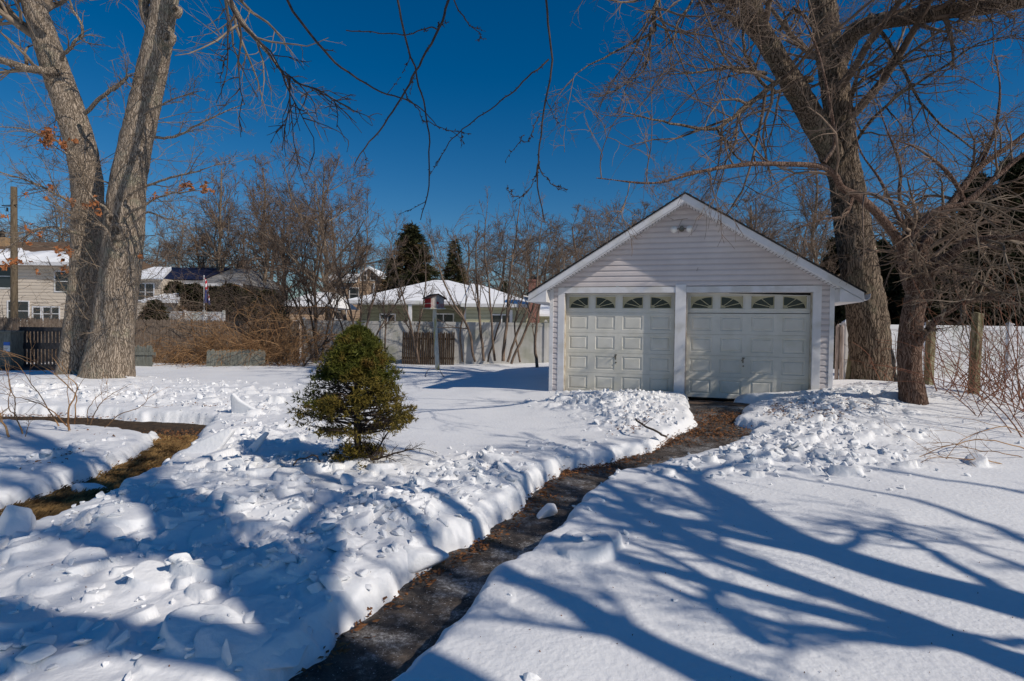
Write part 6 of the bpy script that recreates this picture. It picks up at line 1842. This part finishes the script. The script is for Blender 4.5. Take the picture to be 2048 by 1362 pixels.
sapling_clump('shrub', 'bare shrub with reddish base at the left end of the white fence', [
    [(634, 722, Yb - .5, .07), (633, 660, Yb - .5, .06), (632, 600, Yb - .5, .05), (640, 530, Yb - .5, .035), (655, 440, Yb - .5, .015)],
    [(628, 722, Yb - .5, .06), (612, 660, Yb - .5, .045), (590, 600, Yb - .5, .035), (560, 540, Yb - .5, .025), (540, 480, Yb - .5, .01)],
    [(640, 722, Yb - .5, .05), (655, 665, Yb - .5, .04), (672, 610, Yb - .5, .03), (700, 560, Yb - .5, .02), (715, 500, Yb - .5, .008)],
    [(602, 740, Yb - 2, .03), (620, 715, Yb - 2, .03), (640, 690, Yb - 2, .025), (660, 668, Yb - 2, .01)],
    [(634, 722, Yb - .4, .05), (625, 640, Yb - .4, .04), (606, 560, Yb - .4, .03), (600, 480, Yb - .4, .015), (585, 420, Yb - .4, .008)],
], 15, 'twig_dark', per=(11, 7, 4))
sapling_clump('shrub', 'low twiggy bare shrub behind the leaning grey board panel', [
    [(560, 715, Yb, .035), (540, 650, Yb, .03), (515, 590, Yb, .02), (490, 530, Yb, .01)],
    [(575, 715, Yb, .035), (580, 650, Yb, .03), (570, 580, Yb, .02), (575, 510, Yb, .01)],
    [(540, 715, Yb, .03), (505, 660, Yb, .025), (470, 610, Yb, .018), (440, 560, Yb, .008)],
], 16, 'twig_dark', per=(11, 7, 4))


sapling_clump('shrub', 'leafless shrub hiding the fence between the bramble heap and the bird house', [
    [(672, 722, Yb, .04), (665, 660, Yb, .03), (675, 600, Yb, .02), (668, 540, Yb, .008)],
    [(680, 722, Yb, .035), (700, 665, Yb, .028), (712, 610, Yb, .02), (735, 560, Yb, .008)],
    [(768, 724, Yb + .3, .04), (772, 660, Yb + .3, .03), (766, 600, Yb + .3, .02), (780, 540, Yb + .3, .008)],
], 17, 'twig')
sapling_clump('sapling', 'thin crowded saplings right of the bird house pole', [
    [(925, 724, Yb + .2, .04), (920, 660, Yb + .2, .03), (930, 600, Yb + .2, .024), (915, 520, Yb + .2, .012), (905, 460, Yb, .006)],
    [(1040, 724, Yb + .3, .04), (1030, 650, Yb + .3, .03), (1048, 580, Yb + .3, .024), (1050, 500, Yb + .3, .012), (1062, 440, Yb, .006)],
    [(975, 724, Yb + .4, .035), (995, 660, Yb + .4, .03), (1010, 600, Yb + .4, .02), (1000, 520, Yb + .4, .01), (1012, 450, Yb, .006)],
], 18, 'twig')


# ---- brambles
def canes(name, label, boxes, seed, m, kind=None, cat_='brambles', r=.008, w=.12, droop=-.09, sub=(4, 2), rmin=.005):
    rng = np.random.RandomState(seed)
    Ps, Rs = [], []
    for (px0, px1, py, Y, dY, n, L, up) in boxes:
        for _ in range(n):
            px = rng.uniform(px0, px1); yy = Y + rng.uniform(-dY, dY); p = at(px, py, yy)
            z = float(surf(p[0], p[1])) - .03
            d = np.array([rng.randn() * .75, rng.randn() * .5, up * rng.uniform(.7, 1.3)]); d /= np.linalg.norm(d)
            m_ = 14; out = [np.array([p[0], p[1], z])]; LL = L * rng.uniform(.5, 1.3)
            dr = droop * rng.uniform(.4, 1.7)
            for k in range(m_ - 1):
                d = d + rng.randn(3) * w + [0, 0, dr * (k > 3)]; d /= np.linalg.norm(d); q = out[-1] + d * LL / (m_ - 1)
                q[2] = max(q[2], z + .04); out.append(q)
            Ps.append(out); Rs.append(np.linspace(1, .35, m_) * r * rng.uniform(.6, 1.4))
    P = np.array(Ps); R = np.array(Rs)
    b1 = spawn((P, R), sub[0], .15, 1, .8, .4, .7, 7, .17, -.02, rng, rmin=rmin)
    b2 = spawn(b1, sub[1], .15, 1, .8, .5, .7, 5, .2, -.02, rng, rmin=rmin * .8) if sub[1] else None
    V, Q_ = tubes([(P, R, 5), (*b1, 3)] + ([(*b2, 3)] if b2 else []))
    o = link(name, np_mesh(name, V, [Q_], M[m]))
    return tag(o, label, cat_, kind=kind)


canes('brambles', 'tangled orange-brown brambles smothering the old wooden fence', [
    (270, 400, 715, 21.4, .3, 42, 1.6, .8), (380, 520, 715, 21.2, .4, 60, 2.6, 1.2), (460, 600, 715, 21.0, .5, 85, 3.0, 1.2), (540, 615, 715, 21.2, .4, 26, 3.2, 1.4)], 31, 'bramble', 'stuff', r=.011, rmin=.0065, sub=(5, 2), w=.24, droop=-.16)
canes('vine_tangle', 'darker brown vine tangle draped over the fence top and the evergreen row', [
    (270, 600, 715, 22.9, .5, 110, 3.2, 1.7), (300, 560, 640, 29.5, .8, 150, 4.4, 2.0), (-100, 200, 715, 20.3, .4, 60, 2.4, 1.2)], 32, 'twig', 'stuff', r=.012, rmin=.007, sub=(5, 2), w=.22, droop=-.12)
canes('brambles', 'red-brown bare canes along the right boundary by the mossy posts', [
    (1760, 1860, 800, 12.8, .6, 9, 1.4, 1.3), (1860, 1960, 830, 10.4, .8, 17, 1.5, 1.4), (1950, 2080, 850, 9.6, 1.0, 44, 2.2, 1.5), (2020, 2120, 880, 8.4, .8, 24, 2.2, 1.4), (1860, 1960, 800, 12.6, .8, 10, 1.5, 1.6)], 33, 'bramble_red', 'stuff', r=.0075, rmin=.0026, sub=(3, 1), w=.09, droop=-.06)
t = canes('brambles', 'thin dark canes crossing the white fence at the right frame edge', [
    (1950, 2100, 800, 13.5, .8, 20, 2.4, 1.6), (1690, 1800, 770, 14.6, .6, 10, 1.8, 1.4)], 34, 'twig', 'stuff', r=.009, rmin=.004, sub=(3, 1), w=.1, droop=-.05)


def hand_twigs(name, label, lims, seed, m, Yabs=True, per=5, L=.4, cat_='twigs', rmin=.0026, sub2=2, up=0.0):
    rng = np.random.RandomState(seed)
    b = at(*lims[0][0][:3]); t = thing(name, label, cat_, (b[0], b[1], .1))
    A = cat(*[limb(px_pts(p), 22, .006, seed + i) for i, p in enumerate(lims)])
    b1 = spawn(A, per, .25, .98, .6, L, .6, 6, .12, up, rng, rmin=rmin)
    b2 = spawn(b1, sub2, .2, 1, .6, .5, .6, 4, .12, up, rng, rmin=rmin * .8)
    crown_obj('stems', [(*A, 6)], M[m], t); crown_obj('twigs', [(*b1, 4), (*b2, 3)], M[m], t)
    return t


b1_ = gnd(139, 858, SD)[1]; b2_ = gnd(19, 872, SD)[1]
hand_twigs('bare_shrub', 'bare twiggy shrub poking out of the snow before the side path', [
    [(139, 862, b1_, .016), (137, 825, b1_, .013), (146, 795, b1_, .010), (150, 770, b1_, .007), (128, 748, b1_, .005), (95, 700, b1_, .003)],
    [(139, 856, b1_, .010), (100, 820, b1_, .008), (70, 805, b1_, .006), (30, 795, b1_, .004), (-10, 785, b1_, .003)],
    [(148, 846, b1_ + .1, .009), (152, 815, b1_, .008), (148, 785, b1_, .007), (100, 740, b1_, .005), (50, 712, b1_, .004), (0, 700, b1_, .003)],
    [(120, 852, b1_ + .1, .010), (100, 815, b1_, .007), (70, 770, b1_, .006), (40, 735, b1_, .0045), (8, 700, b1_, .003)],
    [(182, 848, b1_ + .2, .007), (195, 810, b1_, .006), (220, 785, b1_, .004), (265, 768, b1_, .002)],
    [(210, 855, b1_ + .1, .008), (240, 832, b1_, .006), (285, 815, b1_, .004), (306, 772, b1_, .002)],
    [(175, 846, b1_ + .2, .006), (180, 815, b1_, .005), (196, 790, b1_, .004), (222, 778, b1_, .002)],
    [(95, 745, b1_ - .1, .004), (60, 720, b1_, .004), (20, 705, b1_, .004), (-20, 700, b1_, .003)],
], 51, 'bramble', per=4, L=.35)
hand_twigs('bare_shrub', 'thin bare shrub stems at the left frame edge above the grass strip', [
    [(19, 874, b2_, .014), (5, 840, b2_, .011), (-8, 800, b2_, .008), (-10, 740, b2_, .005)],
    [(44, 866, b2_, .010), (35, 838, b2_, .008), (18, 815, b2_, .006), (22, 780, b2_, .004), (18, 735, b2_, .003)],
    [(5, 884, b2_, .010), (0, 850, b2_, .008), (-12, 820, b2_, .006)],
    [(51, 878, b2_ + .1, .005), (53, 850, b2_, .004), (60, 830, b2_, .003)],
    [(30, 836, b2_, .007), (28, 800, b2_, .006), (20, 770, b2_, .005), (10, 720, b2_, .003)],
], 52, 'bramble', per=5, L=.35)
r1 = gnd(1960, 900, SD)[1]
hand_twigs('fallen_canes', 'arching dry canes lying over the snow at the right frame edge', [
    [(2060, 900, r1, .008), (1990, 880, r1 - .1, .007), (1930, 885, r1 - .2, .006), (1880, 895, r1 - .3, .005), (1820, 920, r1 - .5, .0035), (1795, 938, r1 - .6, .002)],
    [(2070, 960, r1 - .6, .008), (2000, 925, r1 - .6, .007), (1940, 915, r1 - .7, .006), (1870, 915, r1 - .7, .004), (1835, 930, r1 - .8, .003)],
    [(2060, 870, r1, .007), (2010, 850, r1, .006), (1960, 860, r1 - .1, .005), (1920, 880, r1 - .3, .004), (1880, 940, r1 - .6, .003)],
    [(2070, 1000, r1 - 1, .006), (2010, 985, r1 - 1, .005), (1960, 990, r1 - 1, .004), (1915, 1010, r1 - 1.1, .003)],
    [(2060, 920, r1 - .3, .006), (2010, 905, r1 - .4, .005), (1960, 900, r1 - .4, .005), (1910, 886, r1 - .4, .004), (1860, 888, r1 - .4, .003)],
], 53, 'bramble', per=6, L=.3)
r2 = gnd(1270, 850, SD + .06)[1]
st = thing('fallen_stick', 'dark broken stick lying on the rubble left of the garage path', 'stick', (*gnd(1295, 855, .2)[:2], .2))
P_ = [gnd(1270, 838, .33), gnd(1285, 850, .31), gnd(1310, 862, .26), gnd(1333, 873, .15)]
tube_obj('branch', [(*limb([(*p, .014) for p in P_], 14, .006, 3), 7)], M['twig_dark'], st, world=True)
tube_obj('twig', [(*limb([(*P_[1], .007), (*(P_[1] + [.12, .02, .07]), .004), (*(P_[1] + [.2, .08, .1]), .002)], 8, .006, 4), 5)], M['twig_dark'], st, world=True)
for lab, pts in (('short curled twig lying on the snow by the conifer base', [(583, 943), (600, 937), (625, 938), (640, 940)]), ('looped dead twig on the snow in front of the bird house', [(850, 752), (858, 742), (875, 740), (888, 752)])):
    Y_ = gnd(*pts[0], SD)
    P_ = [gnd(a, b, SD) for a, b in pts]; zz = surf(P_[0][0], P_[0][1])
    o = tube_obj('fallen_twig', [(*limb([(p[0], p[1], max(surf(p[0], p[1]), 0) + .012 + .05 * (0 < i < 3), .008) for i, p in enumerate(P_)], 14, .01, 3), 6)], M['twig'])
    tag(o, lab, 'twig')

# specks of debris on the snow
rng = np.random.RandomState(66)
n = 320; px = rng.uniform(0, 2048, n); py = rng.uniform(860, 1362, n)
q = np.array([gnd(a, b, SD) for a, b in zip(px, py)])
sd_ = path_sd(q[:, 0], q[:, 1]); q = q[sd_ > .05]
V, T = leaf_mesh(np.column_stack([q[:, :2], surfv(q[:, 0], q[:, 1]) + .004]), .0045, rng)
tag(link('debris_specks', np_mesh('debris_specks', V, [T], M['litter'], smooth=False)), 'tiny dark bits of bark and leaf sprinkled on the snow', 'debris', kind='stuff')

# ================================================================== LIGHT, SKY, CAMERA
w = bpy.data.worlds.new('World'); S.world = w; w.use_nodes = True; nt = w.node_tree
bg = nt.nodes['Background']
sky = nt.nodes.new('ShaderNodeTexSky'); sky.sky_type = 'NISHITA'; sky.sun_disc = False
sky.sun_elevation = SUN_EL; sky.sun_rotation = math.atan2(SX, SY); sky.altitude = 0; sky.air_density = 1.0; sky.dust_density = .2; sky.ozone_density = 4.0
hs = nt.nodes.new('ShaderNodeHueSaturation'); hs.inputs['Saturation'].default_value = 1.42; hs.inputs['Hue'].default_value = .502; hs.inputs['Value'].default_value = 1.14
nt.links.new(sky.outputs[0], hs.inputs['Color']); nt.links.new(hs.outputs[0], bg.inputs['Color'])
bg.inputs['Strength'].default_value = .06
sl_ = bpy.data.lights.new('sun', 'SUN'); sl_.energy = 3.5; sl_.angle = rad(.55); sl_.color = (1.0, .92, .81)
so = bpy.data.objects.new('sun', sl_); COL.objects.link(so)
so.rotation_euler = Vector(SUNV).to_track_quat('Z', 'Y').to_euler(); so.location = (20, -12, 20)

cd = bpy.data.cameras.new('camera'); cam = bpy.data.objects.new('camera', cd); COL.objects.link(cam)
cd.sensor_width = 36; cd.lens = 36 * F / 2048; cd.clip_end = 3000; cd.clip_start = .05
Rm = Matrix((rtc.tolist(), upc.tolist(), (-fw).tolist())).transposed()
cam.matrix_world = Matrix.Translation((0, 0, CZ)) @ Rm.to_4x4()
S.camera = cam
S.view_settings.view_transform = 'Standard'; S.view_settings.look = 'None'; S.view_settings.gamma = 1; S.view_settings.exposure = 0
S.cycles.max_bounces = 6; S.cycles.diffuse_bounces = 3; S.cycles.glossy_bounces = 2; S.cycles.use_denoising = True
print('done', sum(len(o.data.polygons) for o in bpy.data.objects if o.type == 'MESH'))
